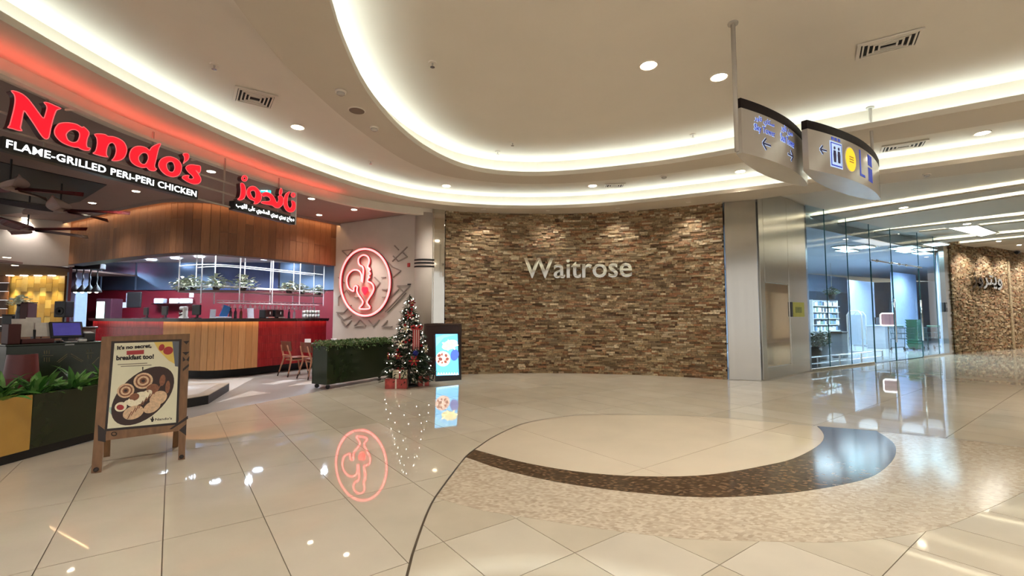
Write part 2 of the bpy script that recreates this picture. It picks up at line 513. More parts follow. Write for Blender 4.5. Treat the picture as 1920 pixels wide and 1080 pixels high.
# ================================================================== ceiling
CE = struct('ceiling')
MB().add([(-6.2, -5.5, Z_UP), (-6.2, 40, Z_UP), (34, 40, Z_UP), (34, -5.5, Z_UP)], [(0, 1, 2, 3)]).build('upper_ceiling', m_ceil, CE)
V = Vector
C_in = smooth([V(p) for p in ((3.6, -5.4, 0), (2.0, -3.2, 0), (0.6, -1.2, 0), (-0.45, 0.6, 0), (-1.05, 2.0, 0), (-1.42, 3.1, 0), (-1.53, 3.68, 0), (-1.64, 4.3, 0), (-1.71, 5.27, 0), (-1.6, 6.35, 0), (-1.33, 7.25, 0), (-0.88, 7.98, 0), (-0.27, 8.36, 0), (0.47, 8.46, 0), (1.19, 8.34, 0), (1.88, 8.12, 0), (2.75, 7.76, 0), (3.67, 7.2, 0), (4.76, 6.46, 0), (6.26, 5.45, 0), (9.0, 3.62, 0), (13, 0.95, 0), (18, -2.4, 0))], 0.2)
E_in = smooth([V(p) for p in ((2.9, -5.4, 0), (1.3, -3.5, 0), (-0.1, -1.5, 0), (-1.2, 0.4, 0), (-1.85, 1.8, 0), (-2.2, 3.0, 0), (-2.33, 3.68, 0), (-2.39, 4.5, 0), (-2.34, 5.2, 0), (-2.2, 6.2, 0), (-1.82, 7.6, 0), (-1.25, 8.45, 0), (-0.35, 8.88, 0), (0.5, 8.98, 0), (1.28, 8.89, 0), (2.0, 8.68, 0), (2.85, 8.33, 0), (4.0, 7.7, 0), (5.2, 7.02, 0), (6.85, 5.98, 0), (9.6, 4.2, 0), (13.5, 1.6, 0), (18.4, -1.7, 0))], 0.2)
C_out = smooth([V(p) for p in ((-1.2, -5.4, 0), (-2.6, -2.8, 0), (-3.6, -0.6, 0), (-4.2, 1.2, 0), (-4.5, 2.8, 0), (-4.56, 3.9, 0), (-4.52, 4.9, 0), (-4.41, 5.8, 0), (-4.24, 6.6, 0), (-3.96, 7.5, 0), (-3.5, 8.6, 0), (-2.92, 9.6, 0), (-2.12, 10.4, 0), (-0.82, 10.93, 0), (0.61, 11.05, 0), (2.03, 10.83, 0), (3.35, 10.3, 0), (5.0, 9.44, 0), (6.89, 8.3, 0), (8.36, 7.33, 0), (11, 5.57, 0), (14.5, 3.2, 0), (19, 0.2, 0))], 0.2)
FASC = smooth([V(p) for p in ((-4.4, -5.4, 0), (-4.9, -2.5, 0), (-5.15, 0, 0), (-5.24, 2.5, 0), (-5.24, 4.0, 0), (-5.2, 5.0, 0), (-5.13, 6.0, 0), (-4.86, 7.1, 0), (-4.64, 7.86, 0), (-4.36, 8.56, 0), (-3.75, 9.68, 0), (-2.95, 10.5, 0), (-1.86, 11.14, 0))], 0.2)
def cove(name, C, far, z0, z1, m_body, led, lip=0.08, pocket=0.24):
    """hanging soffit whose edge C faces the room, with a light pocket behind its lip"""
    A = lambda pts, z: [Vector((p.x, p.y, z)) for p in pts]
    mb = MB()
    P0, P1, P2 = C, offset(C, 0.035), offset(C, pocket)
    mb.ribbon(A(P0, z0), A(P0, z0 + lip))
    mb.ribbon(A(P0, z0 + lip), A(P1, z0 + lip))
    mb.ribbon(A(P1, z0 + lip), A(P1, z0 + 0.03))
    mb.ribbon(A(P1, z0 + 0.03), A(P2, z0 + 0.03))
    mb.ribbon(A(P2, z0 + 0.03), A(P2, z1))
    poly = list(C) + list(reversed(far))
    mb.add(A(poly, z0), [tuple(range(len(poly)))])
    mb.ribbon(A(far, z0), A(far, z1))
    mb.build(name, m_body, CE)
    l = MB(); Q0, Q1 = offset(C, 0.10)[::2] + [offset(C, 0.10)[-1]], offset(C, 0.15)[::2] + [offset(C, 0.15)[-1]]
    l.ribbon(A(Q0, z0 + 0.05), A(Q1, z0 + 0.05))
    l.build('led_strip', led, CE)
cove('ring_soffit', C_in, E_in, Z_SOF, Z_UP, m_soffit, m_led)
far_out = FASC + [V(p) for p in ((-1.9, 12.6, 0), (1.6, 12.6, 0), (4.9, 11.4, 0), (5.35, 10.3, 0), (5.85, 9.91, 0), (7.35, 8.98, 0), (9.14, 7.95, 0), (11.6, 6.35, 0), (15, 4.1, 0), (19.5, 1.1, 0))]
cove('outer_soffit', C_out, far_out, Z_SOF, Z_UP, m_soffit, m_led)
# straight coves of the corridor on the right
def seg(px0, px1, z, e0=1.0, e1=3.0):
    a, b = G(*px0, z), G(*px1, z); d = (b - a).normalized()
    a, b = a - d * e0, b + d * e1
    return [a.lerp(b, t / 20) for t in range(21)]
ZC = 4.28
for p0, p1, q0, q1, led in (((1597, 396), (1920, 347), (1621, 403), (1920, 357), m_led2),
                            ((1625, 412), (1920, 367), (1700, 424), (1920, 396), m_led2),
                            ((1707, 428), (1920, 405), (1740, 431), (1920, 410), m_led2),
                            ((1800, 428), (1920, 416), (1812, 438), (1920, 430), m_led2),
                            ((1818, 446), (1920, 436), (1826, 450), (1920, 441), m_led2),
                            ((1830, 455), (1920, 446), (1850, 462), (1920, 456), m_led2)):
    C = seg(p0, p1, ZC); F_ = seg(q0, q1, ZC)
    cove('corridor_soffit', C, F_, ZC, Z_UP, m_soffit, led, lip=0.045, pocket=0.13)
# shopfront pelmet and restaurant ceiling
A_ = lambda pts, z: [Vector((p.x, p.y, z)) for p in pts]
mb = MB(); FB = offset(FASC, 0.12)
mb.ribbon(A_(FASC, Z_SOF), A_(FASC, 3.875)); mb.ribbon(A_(FASC, 3.875), A_(FB, 3.875)); mb.ribbon(A_(FB, 3.875), A_(FB, Z_UP))
m_fascia = mat('pelmet_paint', (226, 216, 200), 0.6, var=0.02)
mb.build('pelmet', m_fascia, CE)
poly = FB + [V(p) for p in ((-1.7, 12.0, 0), (-4.7, 13.2, 0), (-7, 16.5, 0), (-19, 16.5, 0), (-19, -5.4, 0))]
MB().add(A_(poly, Z_TEN), [tuple(range(len(poly)))]).build('restaurant_ceiling', m_tenceil, CE)
m_redglow = mat('added_red_glow', (255, 60, 60), 0.5, emit=7.5, ecol=(255, 96, 84))
# ================================================================== stone walls
def circle3(a, b, c):
    ax, ay, bx, by, cx, cy = a.x, a.y, b.x, b.y, c.x, c.y
    d = 2 * (ax * (by - cy) + bx * (cy - ay) + cx * (ay - by))
    ux = ((ax * ax + ay * ay) * (by - cy) + (bx * bx + by * by) * (cy - ay) + (cx * cx + cy * cy) * (ay - by)) / d
    uy = ((ax * ax + ay * ay) * (cx - bx) + (bx * bx + by * by) * (ax - cx) + (cx * cx + cy * cy) * (bx - ax)) / d
    o = Vector((ux, uy, 0)); return o, (a - o).length
SO, SR = circle3(G(867, 701.7), G(1083, 700), G(1363, 711.7))
th0 = math.atan2(11.3 - SO.y, -1.66 - SO.x)
_e = G(1364, 711.8); th1 = math.atan2(_e.y - SO.y, _e.x - SO.x)
def on_arc(s):                               # s metres from the left end
    t = th0 - s / SR
    return SO + Vector((math.cos(t), math.sin(t), 0)) * SR, Vector((math.sin(t), -math.cos(t), 0))
ARC_L = (th0 - th1) * SR
def stone_wall(name, at, L, z1, rh, nind, seed, lmin, lmax):
    rnd = random.Random(seed)
    root = struct(name)
    n = int(L / 0.3) + 1
    pts = [at(L * i / n)[0] for i in range(n + 1)]
    back = []
    for i in range(n + 1):
        p, t = at(L * i / n); back.append(p + Vector((-t.y, t.x, 0)) * 0.06)
    mb = MB(); f0 = [p + Vector((-at(L * i / n)[1].y, at(L * i / n)[1].x, 0)) * 0.012 for i, p in enumerate(pts)]
    mb.ribbon(A_(f0, 0), A_(f0, z1)); mb.ribbon(A_(back, z1), A_(back, 0)); mb.ribbon(A_(f0, z1), A_(back, z1))
    mb.build('wall_backing', m_backing, root)
    items = []
    nr = int(round(z1 / rh)); rh = z1 / nr
    for r in range(nr):
        s = -rnd.uniform(0, lmax)
        while s < L:
            l = rnd.uniform(lmin, lmax) * (0.6 if rnd.random() < 0.25 else 1)
            a, b = max(0, s), min(L, s + l); s += l
            if b - a < 0.03:
                continue
            hh = rh
            items.append(((a + b) / 2, r * rh + rh / 2, b - a - 0.004, hh - 0.003, rnd.uniform(0.02, 0.07), rnd.uniform(-0.02, 0.02)))
    items.sort(key=lambda t: -t[2] * t[3])
    unit = MB().box((0, 0, 0), (1, 1, 1)).mesh('stone', m_stone)
    rest = MB()
    for i, (s, z, l, h, d, rot) in enumerate(items):
        p, t = at(s); nrm = Vector((-t.y, t.x, 0))
        c = p + nrm * (0.03 - d) + Vector((0, 0, z)); rz = math.atan2(t.y, t.x) + rot
        c = p - nrm * (d / 2 - 0.02) + Vector((0, 0, z))
        if i < nind:
            o = put('stone', unit, root); o.location = c; o.rotation_euler = (0, 0, rz); o.scale = (l, d, h)
        else:
            rest.box(c, (l, d, h), rz)
    tag(rest.build('stone_courses', m_stone, root), kind='stuff')
    return root
stone_wall('wall_back', on_arc, ARC_L, 4.06, 0.046, 300, 5, 0.06, 0.26)
WR0, WR1 = Vector((17.05, 17.75, 0)), Vector((25.8, 22.25, 0))
def on_line(s):
    t = (WR1 - WR0).normalized(); return WR0 + t * s, t
stone_wall('wall_right', on_line, (WR1 - WR0).length, 4.4, 0.055, 0, 9, 0.1, 0.36)

# polished strip and rounded plaster end beside the stone
W_L = on_arc(0)[0]
tr = struct('trim_1')
MB().chbox((-1.79, 11.16, 2.03), (0.27, 0.05, 4.06), 0.008, math.radians(20)).build('mirror_strip', m_mirror, tr)
MB().chbox((-1.935, 11.09, 2.03), (0.03, 0.06, 4.06), 0.006, math.radians(20)).build('edge_bead', m_mirror, tr)

# ================================================================== steel pillar and glass front
PA, PB, PC = G(1367, 712), G(1428, 714.5), G(1518, 696.5)
GA, GB = Vector((7.72, 12.0, 0)), Vector((16.95, 17.72, 0))
pil = thing('steel_pillar', 'brushed stainless steel wall pillar between the stone wall and the glass front', 'pillar', PB)
def panel(name, a, b, z0, z1, th, m, parent, gap=0.006, front=0.0):
    a, b = Vector((a.x, a.y, 0)), Vector((b.x, b.y, 0))
    t = (b - a).normalized(); nrm = Vector((t.y, -t.x, 0))
    c = (a + b) / 2 - nrm * (th / 2 - front) + Vector((0, 0, (z0 + z1) / 2))
    return MB().chbox(c, ((b - a).length - gap, th, z1 - z0 - gap * 0.5), 0.006, math.atan2(t.y, t.x)).build(name, m, parent)
panel('steel_panel', PA, PB, 0.0, 4.05, 0.05, m_steel, pil)
fr = lambda x: VP(x, 600, PB, PC)
for x0, x1 in ((1428, 1437), (1437, 1482), (1482, 1519)):
    a, b = fr(x0), fr(x1)
    top = 4.38
    if x0 == 1437:
        zt, zb = VP(1460, 532, PB, PC).z, VP(1460, 686, PB, PC).z
        panel('steel_panel', a, b, 0.0, zb, 0.05, m_steel, pil); panel('steel_panel', a, b, zt, top, 0.05, m_steel, pil)
        PAN = (a, b, zb, zt)
    else:
        panel('steel_panel', a, b, 0.0, top, 0.05, m_steel, pil)
panel('mirror_panel', PAN[0], PAN[1], PAN[2], PAN[3], 0.04, m_mirror, pil, front=-0.015)
# ================================================================== restaurant shell
m_oak = mat('oak_plank', (140, 98, 66), 0.45, var=0.22, scale=5, stretch=(6, 6, 0.7), ramp=[(118, 76, 48), (140, 94, 60), (126, 84, 54), (150, 102, 66), (110, 70, 44)], bump=0.15, bscale=30)
m_oak_lt = mat('counter_oak', (168, 118, 72), 0.42, var=0.2, scale=5, stretch=(6, 6, 0.7), ramp=[(178, 130, 84), (198, 150, 100), (186, 136, 86), (206, 158, 108)])
m_redtile = mat('red_glazed_tile', (150, 30, 36), 0.25, var=0.08, scale=8, ramp=[(146, 26, 32), (160, 36, 40), (138, 24, 32)])
m_redwall = mat('kitchen_red_wall', (88, 14, 24), 0.35, var=0.1, scale=3)
m_worktop = mat('dark_worktop', (44, 32, 28), 0.25, var=0.1, scale=8)
m_hood = mat('hood_steel', (120, 140, 168), 0.28, metal=0.9, var=0.05, scale=3)
m_navy = mat('navy_panel', (48, 60, 100), 0.4)
m_white = mat('white_paint', (232, 230, 226), 0.4, var=0.02)
m_yellow = mat('yellow_glazed_tile', (196, 156, 60), 0.3, ramp=[(168, 124, 40), (206, 170, 84), (186, 144, 52), (222, 192, 110), (150, 108, 36)], var=0.05)
m_greytile = mat('grey_floor_tile', (158, 152, 146), 0.3, var=0.05, scale=3)
m_whitetile = mat('white_floor_tile', (226, 220, 214), 0.25, var=0.04, scale=3)
m_dkwood = mat('dark_wood', (66, 44, 32), 0.45, var=0.2, scale=5, stretch=(5, 5, 0.8))
m_chrome = mat('chrome', (210, 210, 212), 0.12, metal=1.0, var=0.02)
m_warmled = mat('warm_led', (255, 206, 150), 0.5, emit=15.0, ecol=(255, 206, 150))
m_lamp = mat('lamp_glow', (255, 244, 224), 0.5, emit=14.0, ecol=(255, 240, 214))
m_coollamp = mat('cool_lamp_glow', (226, 240, 255), 0.5, emit=14.0, ecol=(214, 234, 255))

# floor of the restaurant: grey field, white triangles, wooden deck
m_bedgrey = m_greytile
poly = list(reversed(TEN)) + [V(p) for p in ((-19, -5, 0), (-19, 16.5, 0), (-1.7, 16.5, 0))]
def flat(name, pts, z, m, parent):
    q = [Vector((p.x, p.y, 0)) for p in pts]
    if sum(a.x * b.y - b.x * a.y for a, b in zip(q, q[1:] + q[:1])) < 0:
        q.reverse()
    return MB().slab([Vector((p.x, p.y, -0.006)) for p in q], Vector((0, 0, z + 0.006))).build(name, m, parent)
flat('grey_floor', poly, 0.0, m_greytile, FL)
GW = lambda *pp: [G(*p) for p in pp]
flat('white_floor_tile', GW((355, 707), (476, 709), (428, 735), (355, 737)), 0.002, m_whitetile, FL)
flat('white_floor_tile', GW((405, 755), (470, 733), (507, 737), (450, 745)), 0.002, m_whitetile, FL)
flat('white_floor_tile', GW((492, 720), (540, 712), (560, 713), (515, 721)), 0.002, m_whitetile, FL)
flat('white_floor_tile', GW((541, 724), (575, 715), (612, 712), (612, 718)), 0.002, m_whitetile, FL)
dk = thing('deck_platform', 'low raised deck platform with pale top and dark edge in front of the wooden counter', 'platform', (-6.3, 7.6, 0))
dk_o = [G(430, 718, 0.15), G(391, 740, 0.15), G(340, 748, 0.15), Vector((-6.6, 6.9, 0.15)), Vector((-7.6, 8.3, 0.15)), G(355, 719, 0.15)]
MB().prism(list(reversed(dk_o)), 0.0, 0.138).build('edge_board', m_black, dk)
def shrink(p, k):
    c = sum(p, Vector()) / len(p); return [c + (q - c) * k for q in p]
MB().prism(list(reversed(dk_o)), 0.138, 0.15).build('border_board', mat('deck_oak', (176, 160, 140), 0.4, var=0.15, scale=8), dk)
MB().prism(list(reversed(shrink(dk_o, 0.8))), 0.15, 0.153).build('deck_top', m_whitetile, dk)

# neon wall
NW0, NW1 = Vector((-4.86, 12.46, 0)), Vector((-2.28, 11.06, 0))
wn = struct('wall_left')
t_ = (NW1 - NW0).normalized(); n_ = Vector((t_.y, -t_.x, 0))
MB().chbox((NW0 + NW1) / 2 - n_ * 0.06 + Vector((0, 0, 1.975)), ((NW1 - NW0).length, 0.12, 3.95), 0.01, math.atan2(t_.y, t_.x)).build('plaster_panel', m_plaster, wn)
MB().lathe((-2.13, 11.27, 0), [(0.29, 0), (0.29, 3.95)], 32).build('rounded_end', m_plaster, wn, True)
m_line = mat('black_stripe', (24, 22, 24), 0.4)
for py in (486.5, 492.5, 499):
    z = VP(795, py, NW0, NW1).z
    MB().lathe((-2.13, 11.27, z - 0.02), [(0.288, 0), (0.298, 0), (0.298, 0.04), (0.288, 0.04)], 32).build('stripe', m_line, wn)
# relief strips of the wall, measured on the wall plane
NC = lambda cx, cy: VP(630 + cx / 3.725, 450 + cy / 3.724, NW0, NW1)
m_rel = mat('shaded_relief_plaster', (150, 138, 128), 0.7)  # darker than the wall: groove shade put into the strip colour
rel = [((45, 75), (118, 68)), ((118, 68), (85, 112)), ((45, 78), (82, 112)), ((395, 150), (500, 48)), ((400, 112), (438, 150)), ((440, 148), (498, 118)), ((470, 90), (500, 120)),
       ((340, 130), (395, 190)), ((395, 190), (455, 215)), ((400, 260), (455, 215)), ((320, 262), (350, 262)), ((430, 320), (520, 318)), ((430, 322), (475, 365)), ((520, 320), (475, 365)),
       ((475, 365), (345, 500)), ((490, 370), (360, 505)), ((325, 345), (360, 345)), ((325, 400), (385, 400)), ((380, 400), (440, 345)), ((5, 505), (60, 505)), ((60, 505), (110, 455)), ((10, 505), (60, 555)), ((60, 555), (110, 530)),
       ((40, 555), (75, 600)), ((75, 600), (112, 560)), ((130, 602), (210, 602)), ((130, 600), (170, 560)), ((210, 600), (172, 560)), ((230, 560), (262, 600)), ((262, 600), (305, 558)),
       ((322, 605), (395, 605)), ((325, 603), (362, 562)), ((20, 400), (75, 350)), ((20, 400), (20, 460)), ((75, 350), (100, 385)), ((130, 402), (165, 402)), ((300, 110), (345, 150)), ((20, 260), (60, 300)), ((270, 260), (310, 300)), ((310, 300), (270, 345)), ((410, 40), (440, 70))]
for a, b in rel:
    MB().bar(NC(*a) + n_ * 0.004, NC(*b) + n_ * 0.004, 0.026, 0.04, up=n_).build('relief_strip', m_rel, wn)
put_al = MB().chbox(NC(512, 175) + n_ * 0.02, (0.08, 0.03, 0.1), 0.01, math.atan2(t_.y, t_.x))
tag(put_al.build('fire_alarm', mat('alarm_red', (170, 50, 46), 0.4)), 'small red fire alarm box on the plaster wall right of the neon emblem', 'alarm')
tag(MB().chbox(NC(515, 310) + n_ * 0.02, (0.1, 0.03, 0.03), 0.008, math.atan2(t_.y, t_.x)).build('wall_camera', m_black), 'tiny black device on the plaster wall above the christmas tree', 'camera')

# ------------------------------------------------------------------ wooden bulkhead above the counter
BK = smooth([V(p) for p in ((-11.87, 12.21, 0), (-10.5, 11.47, 0), (-9.24, 10.79, 0), (-7.95, 10.16, 0), (-7.25, 9.93, 0), (-6.65, 10.06, 0), (-6.05, 10.62, 0), (-5.44, 11.4, 0), (-4.82, 12.44, 0))], 0.05)
def along(curve, width, fn):
    L = length(curve); n = int(round(L / width)); P = resample(curve, n + 1)
    for i in range(n):
        a, b = P[i], P[i + 1]; t = (b - a).normalized()
        fn(i, (a + b) / 2, (b - a).length, t)
bk = struct('wall_bulkhead')
rnd = random.Random(3)
_u = {}
def plank(i, c, w, t):
    z = 2.8; hs = [1.15] if rnd.random() < 0.45 else ([0.5, 0.65] if rnd.random() < 0.5 else [0.75, 0.4])
    for h in hs:
        o = put('plank', _u.setdefault('p', MB().chbox((0, 0, 0), (1, 1, 1), 0.01).mesh('plank', m_oak)), bk)
        o.location = (c.x, c.y, z + h / 2); o.rotation_euler = (0, 0, math.atan2(t.y, t.x)); o.scale = (w - 0.004, 0.03 + rnd.uniform(0, 0.004), h - 0.003)
        z += h
along(BK, 0.17, plank)
mb = MB(); B1 = offset(BK, 0.05)
mb.ribbon(A_(B1, 2.8), A_(B1, 3.95)); mb.ribbon(A_(offset(BK, -0.016), 2.795), A_(offset(BK, 0.3), 2.795)); mb.ribbon(A_(offset(BK, 0.3), 2.795), A_(offset(BK, 0.3), 3.3))
mb.build('bulkhead_core', m_dkwood, bk)
MB().ribbon(A_(offset(BK, -0.17), 3.95), A_(offset(BK, -0.17), 3.89)).ribbon(A_(offset(BK, -0.17), 3.89), A_(offset(BK, -0.14), 3.89)).ribbon(A_(offset(BK, -0.14), 3.89), A_(offset(BK, -0.14), 3.95)).build('light_lip', m_tenceil, bk)
mb = MB(); mb.ribbon(A_(offset(BK, -0.125), 3.915), A_(offset(BK, -0.105), 3.915)); mb.build('led_strip', m_warmled, bk)

# ------------------------------------------------------------------ curved counter
CN = smooth([V(p) for p in ((-11.6, 12.75, 0), (-9.3, 11.5, 0), (-8.0, 10.8, 0), (-7.35, 10.5, 0), (-6.8, 10.45, 0), (-6.35, 10.85, 0), (-6.0, 11.5, 0), (-5.6, 12.4, 0), (-5.3, 13.1, 0))], 0.05)
ct = thing('bar_counter', 'long curved bar counter with oak planks in the middle and red tiles at both ends', 'counter', (-7.0, 10.5, 0))
def pxx(p):
    return 960 + p.x / p.y * FPX
tiles = MB()
def face(i, c, w, t):
    x = pxx(c)
    if 308 < x < 487:
        o = put('plank', _u.setdefault('c', MB().chbox((0, 0, 0), (1, 1, 1), 0.01).mesh('plank', m_oak_lt)), ct, False)
        o.location = Vector((c.x, c.y, 0.765)) - ct.location; o.rotation_euler = (0, 0, math.atan2(t.y, t.x)); o.scale = (w - 0.004, 0.03, 1.13)
    else:
        k = 3
        for j in range(k):
            cc = c + t * ((j + 0.5) / k - 0.5) * w
            for r in range(6):
                tiles.box((cc.x, cc.y, 0.2 + 1.13 * (r + 0.5) / 6), (w / k - 0.003, 0.03, 1.13 / 6 - 0.003), math.atan2(t.y, t.x))
along(CN, 0.15, face)
tag(tiles.build('red_tiles', m_redtile, ct), kind='stuff')
mb = MB(); K1 = offset(CN, 0.02)
mb.ribbon(A_(K1, 0.2), A_(K1, 1.33)); mb.ribbon(A_(CN, 0.2), A_(offset(CN, 0.35), 0.2))
mb.build('counter_core', m_dkwood, ct)
KK = offset(CN, 0.3)
MB().ribbon(A_(KK, 0.0), A_(KK, 0.2)).build('kick_plinth', m_black, ct)
mb = MB(); W0, W1 = offset(CN, -0.12), offset(CN, 0.6)
mb.ribbon(A_(W0, 1.33), A_(W0, 1.375)); mb.ribbon(A_(W0, 1.375), A_(W1, 1.375)); mb.ribbon(A_(W1, 1.33), A_(W0, 1.33)); mb.ribbon(A_(W1, 1.375), A_(W1, 0.0))
mb.build('worktop', m_worktop, ct)
mb = MB(); mb.ribbon(A_(offset(CN, -0.05), 1.322), A_(offset(CN, -0.085), 1.322)); mb.build('led_strip', mat('counter_led', (255, 206, 150), 0.5, emit=6.0, ecol=(255, 206, 150)), ct)
MB().ribbon(A_(offset(CN, -0.1), 1.33), A_(offset(CN, -0.1), 1.30)).build('led_lip', m_worktop, ct)

# ------------------------------------------------------------------ kitchen behind the counter
kw = struct('wall_kitchen')
KY = 15.2
MB().chbox((-9.25, KY + 0.06, 1.15), (10.9, 0.1, 2.3), 0.01).build('red_wall_lower', m_redwall, kw)
for x0, x1, m in ((-14.6, -13.65, m_hood), (-13.6, -12.5, m_hood), (-12.45, -9.9, m_hood), (-9.85, -7.75, m_navy), (-7.7, -5.9, m_hood), (-5.85, -3.9, m_navy)):
    MB().chbox(((x0 + x1) / 2, KY + 0.02, 2.78), (x1 - x0, 0.12, 0.96), 0.01).build('hood_panel', m, kw)
MB().box((-3.9, 14.1, 1.6), (0.08, 2.4, 3.2)).build('side_wall', m_redwall, kw)
_a, _b = Vector((-12.0, 12.42, 0)), Vector((-14.6, 15.1, 0))
MB().box((_a + _b) / 2 + Vector((0, 0, 1.6)), ((_b - _a).length, 0.06, 3.2), math.atan2(_b.y - _a.y, _b.x - _a.x)).build('end_wall', m_redwall, kw)
poly = BK + [V(p) for p in ((-3.8, 12.5, 0), (-3.8, 15.4, 0), (-14.7, 15.4, 0), (-12.0, 12.3, 0))]
kc = MB().add(A_(poly, 3.22), [tuple(range(len(poly)))]).build('kitchen_ceiling', m_white, CE)
def klight(px, py, i):
    p = G(px, py, 3.21)
    o = MB().lathe(p + Vector((0, 0, -0.015)), [(0.11, 0), (0.13, 0.0), (0.13, 0.02)], 16).build('downlight', m_coollamp, CE)
for i, (x, y) in enumerate(((284, 487), (330, 484), (374, 481), (420, 478), (497, 486), (573, 496))):
    klight(x, y, i)
for x, y, pw in ((-13.2, 14.0, 90), (-11.3, 13.6, 120), (-9.3, 13.2, 150), (-7.4, 13.2, 150), (-5.6, 14.0, 110)):
    spot('kitchen_lamp', (x, y, 3.19), (x, y, 0), pw * 4.2, 160, 0.6, (0.66, 0.82, 1.0), 0.08)
for x, y in ((-8.4, 10.95), (-7.15, 10.5), (-6.0, 11.2), (-5.45, 12.3)):
    spot('rack_fill', (x, y, 3.19), (x, y + 0.2, 0), 110, 140, 0.6, (0.84, 0.92, 1.0), 0.06)  # added spots with no fixture, to brighten the rack
# lighter side room on the far left
wl = struct('wall_side_room')
MB().chbox((-12.55, 11.68, 3.35), (1.95, 0.1, 1.2), 0.01, math.radians(38)).build('pale_bulkhead', m_plaster, wl)
MB().box((-16.6, 12.6, 2.78), (8.2, 6.0, 0.05)).build('low_ceiling', m_tenceil, wl)
YY = 15.0
rnd = random.Random(12); yt = MB(); ny = 0
unit = MB().chbox((0, 0, 0), (1, 1, 1), 0.02).mesh('tile', m_yellow)
for ix in range(9):
    for iz in range(9):
        x = -16.42 + ix * 0.2 + 0.1; z = 0.35 + iz * 0.27 + (0.13 if ix % 2 else 0)
        o = put('tile', unit, wl); o.location = (x, YY - 0.02 - rnd.uniform(0, 0.02), z + 0.13); o.scale = (0.195, 0.04, 0.265)
MB().box((-15.55, YY + 0.05, 1.4), (1.9, 0.08, 2.8)).build('tile_backing', mat('ochre_plaster', (150, 112, 44), 0.6), wl)
for iz in range(10):
    MB().chbox((-17.7, 14.85, 0.14 + iz * 0.28), (2.75, 0.06, 0.26), 0.01).build('plank', m_oak if iz % 2 else m_dkwood, wl)
for i, (x, y) in enumerate(((-16.2, 14.75), (-15.75, 14.75), (-15.3, 14.75), (-14.85, 14.75))):
    MB().lathe((x, y, 2.735), [(0.07, 0), (0.09, 0), (0.09, 0.02)], 14).build('downlight', m_lamp, wl)
    spot('tile_wash', (x, y - 0.03, 2.7), (x, y + 0.10, 0), 60, 52, 0.5, (1, 0.84, 0.5), 0.03)

# ------------------------------------------------------------------ hanging rack over the counter
m_rack = mat('white_metal_tube', (226, 228, 230), 0.35)
hr = thing('hanging_rack', 'white tubular rack hanging over the bar counter with plants and glasses', 'rack', (-6.8, 10.9, 3.2))
RC = offset(CN, 0.12); RB = offset(CN, 0.5)
i_a = min(range(len(RC)), key=lambda i: abs(pxx(RC[i]) - 335)); i_b = min(range(len(RC)), key=lambda i: abs(pxx(RC[i]) - 619))
i_m = min(range(len(RC)), key=lambda i: abs(pxx(RC[i]) - 405))
for row in (RC, RB):
    P = resample(row[i_a:i_b + 1], 6)
    for k, p in enumerate(P):
        MB().tube([Vector((p.x, p.y, 1.72 if k > 0 else 2.0)), Vector((p.x, p.y, 3.22))], 0.014, 8).build('post', m_rack, hr)
    for z in (2.62, 2.12):
        MB().tube(A_(row[i_a:i_b + 1:4], z), 0.012, 6).build('rail', m_rack, hr)
    MB().tube(A_(row[i_m:i_b + 1:4], 1.74), 0.012, 6).build('rail', m_rack, hr)
mb = MB(); mb.ribbon(A_(RB[i_a:i_b + 1], 2.03), A_(RC[i_a:i_b + 1], 2.03)); mb.ribbon(A_(RC[i_a:i_b + 1], 2.03), A_(RC[i_a:i_b + 1], 1.99)); mb.ribbon(A_(RC[i_a:i_b + 1], 1.99), A_(RB[i_a:i_b + 1], 1.99))
mb.build('upper_shelf', mat('rack_board', (120, 96, 92), 0.4), hr)
mb = MB(); mb.ribbon(A_(RB[i_m:i_b + 1], 1.80), A_(RC[i_m:i_b + 1], 1.80)); mb.ribbon(A_(RC[i_m:i_b + 1], 1.80), A_(RC[i_m:i_b + 1], 1.785)); mb.ribbon(A_(RC[i_m:i_b + 1], 1.785), A_(RB[i_m:i_b + 1], 1.785))
mb.build('glass_shelf', mat('shelf_metal', (170, 160, 165), 0.25, metal=0.6), hr)
m_glass = mat('clear_glass', (235, 245, 245), 0.03, trans=0.0, alpha=0.35, spec=0.8, var=0.0)
def wine():
    return MB().lathe((0, 0, 0), [(0.034, 0), (0.034, -0.003), (0.005, -0.008), (0.005, -0.08), (0.03, -0.1), (0.038, -0.14), (0.032, -0.18)], 10)
gm = wine().mesh('wine_glass', m_glass, True)
mid = [(a + b) / 2 for a, b in zip(RC, RB)]
for k, p in enumerate(resample(mid[i_m + 4:i_b - 2], 22)):
    o = put('wine_glass', gm); o.location = (p.x, p.y, 1.783)
    tag(o, 'stemmed wine glass hanging upside down under the white bar rack', 'wine glass', 'wine glasses under the bar rack')
m_leaf_p = mat('grey_green_leaf', (132, 146, 110), 0.5, var=0.25, scale=20, ramp=[(120, 138, 104), (176, 184, 156), (206, 210, 186), (146, 160, 130)])
m_pot = mat('dark_pot', (44, 38, 36), 0.5)
def bush(seed, n, r, h, size):
    rr = random.Random(seed); mb = MB()
    for i in range(n):
        a, b = rr.uniform(0, 2 * PI), rr.uniform(0.1, 1.0)
        c = Vector((math.cos(a) * r * b, math.sin(a) * r * b, rr.uniform(0.0, 1) * h * (1.1 - 0.6 * b)))
        d = Vector((math.cos(a), math.sin(a), rr.uniform(-0.5, 0.9))).normalized(); s = d.cross(Vector((0, 0, 1))).normalized()
        l = size * rr.uniform(0.7, 1.3); w = l * 0.3
        u = s.cross(d)
        mb.add([c - d * l * 0.5, c + s * w + u * w * 0.3, c + d * l * 0.5 - u * 0.1 * l, c - s * w + u * w * 0.3], [(0, 1, 2, 3)])
    return mb
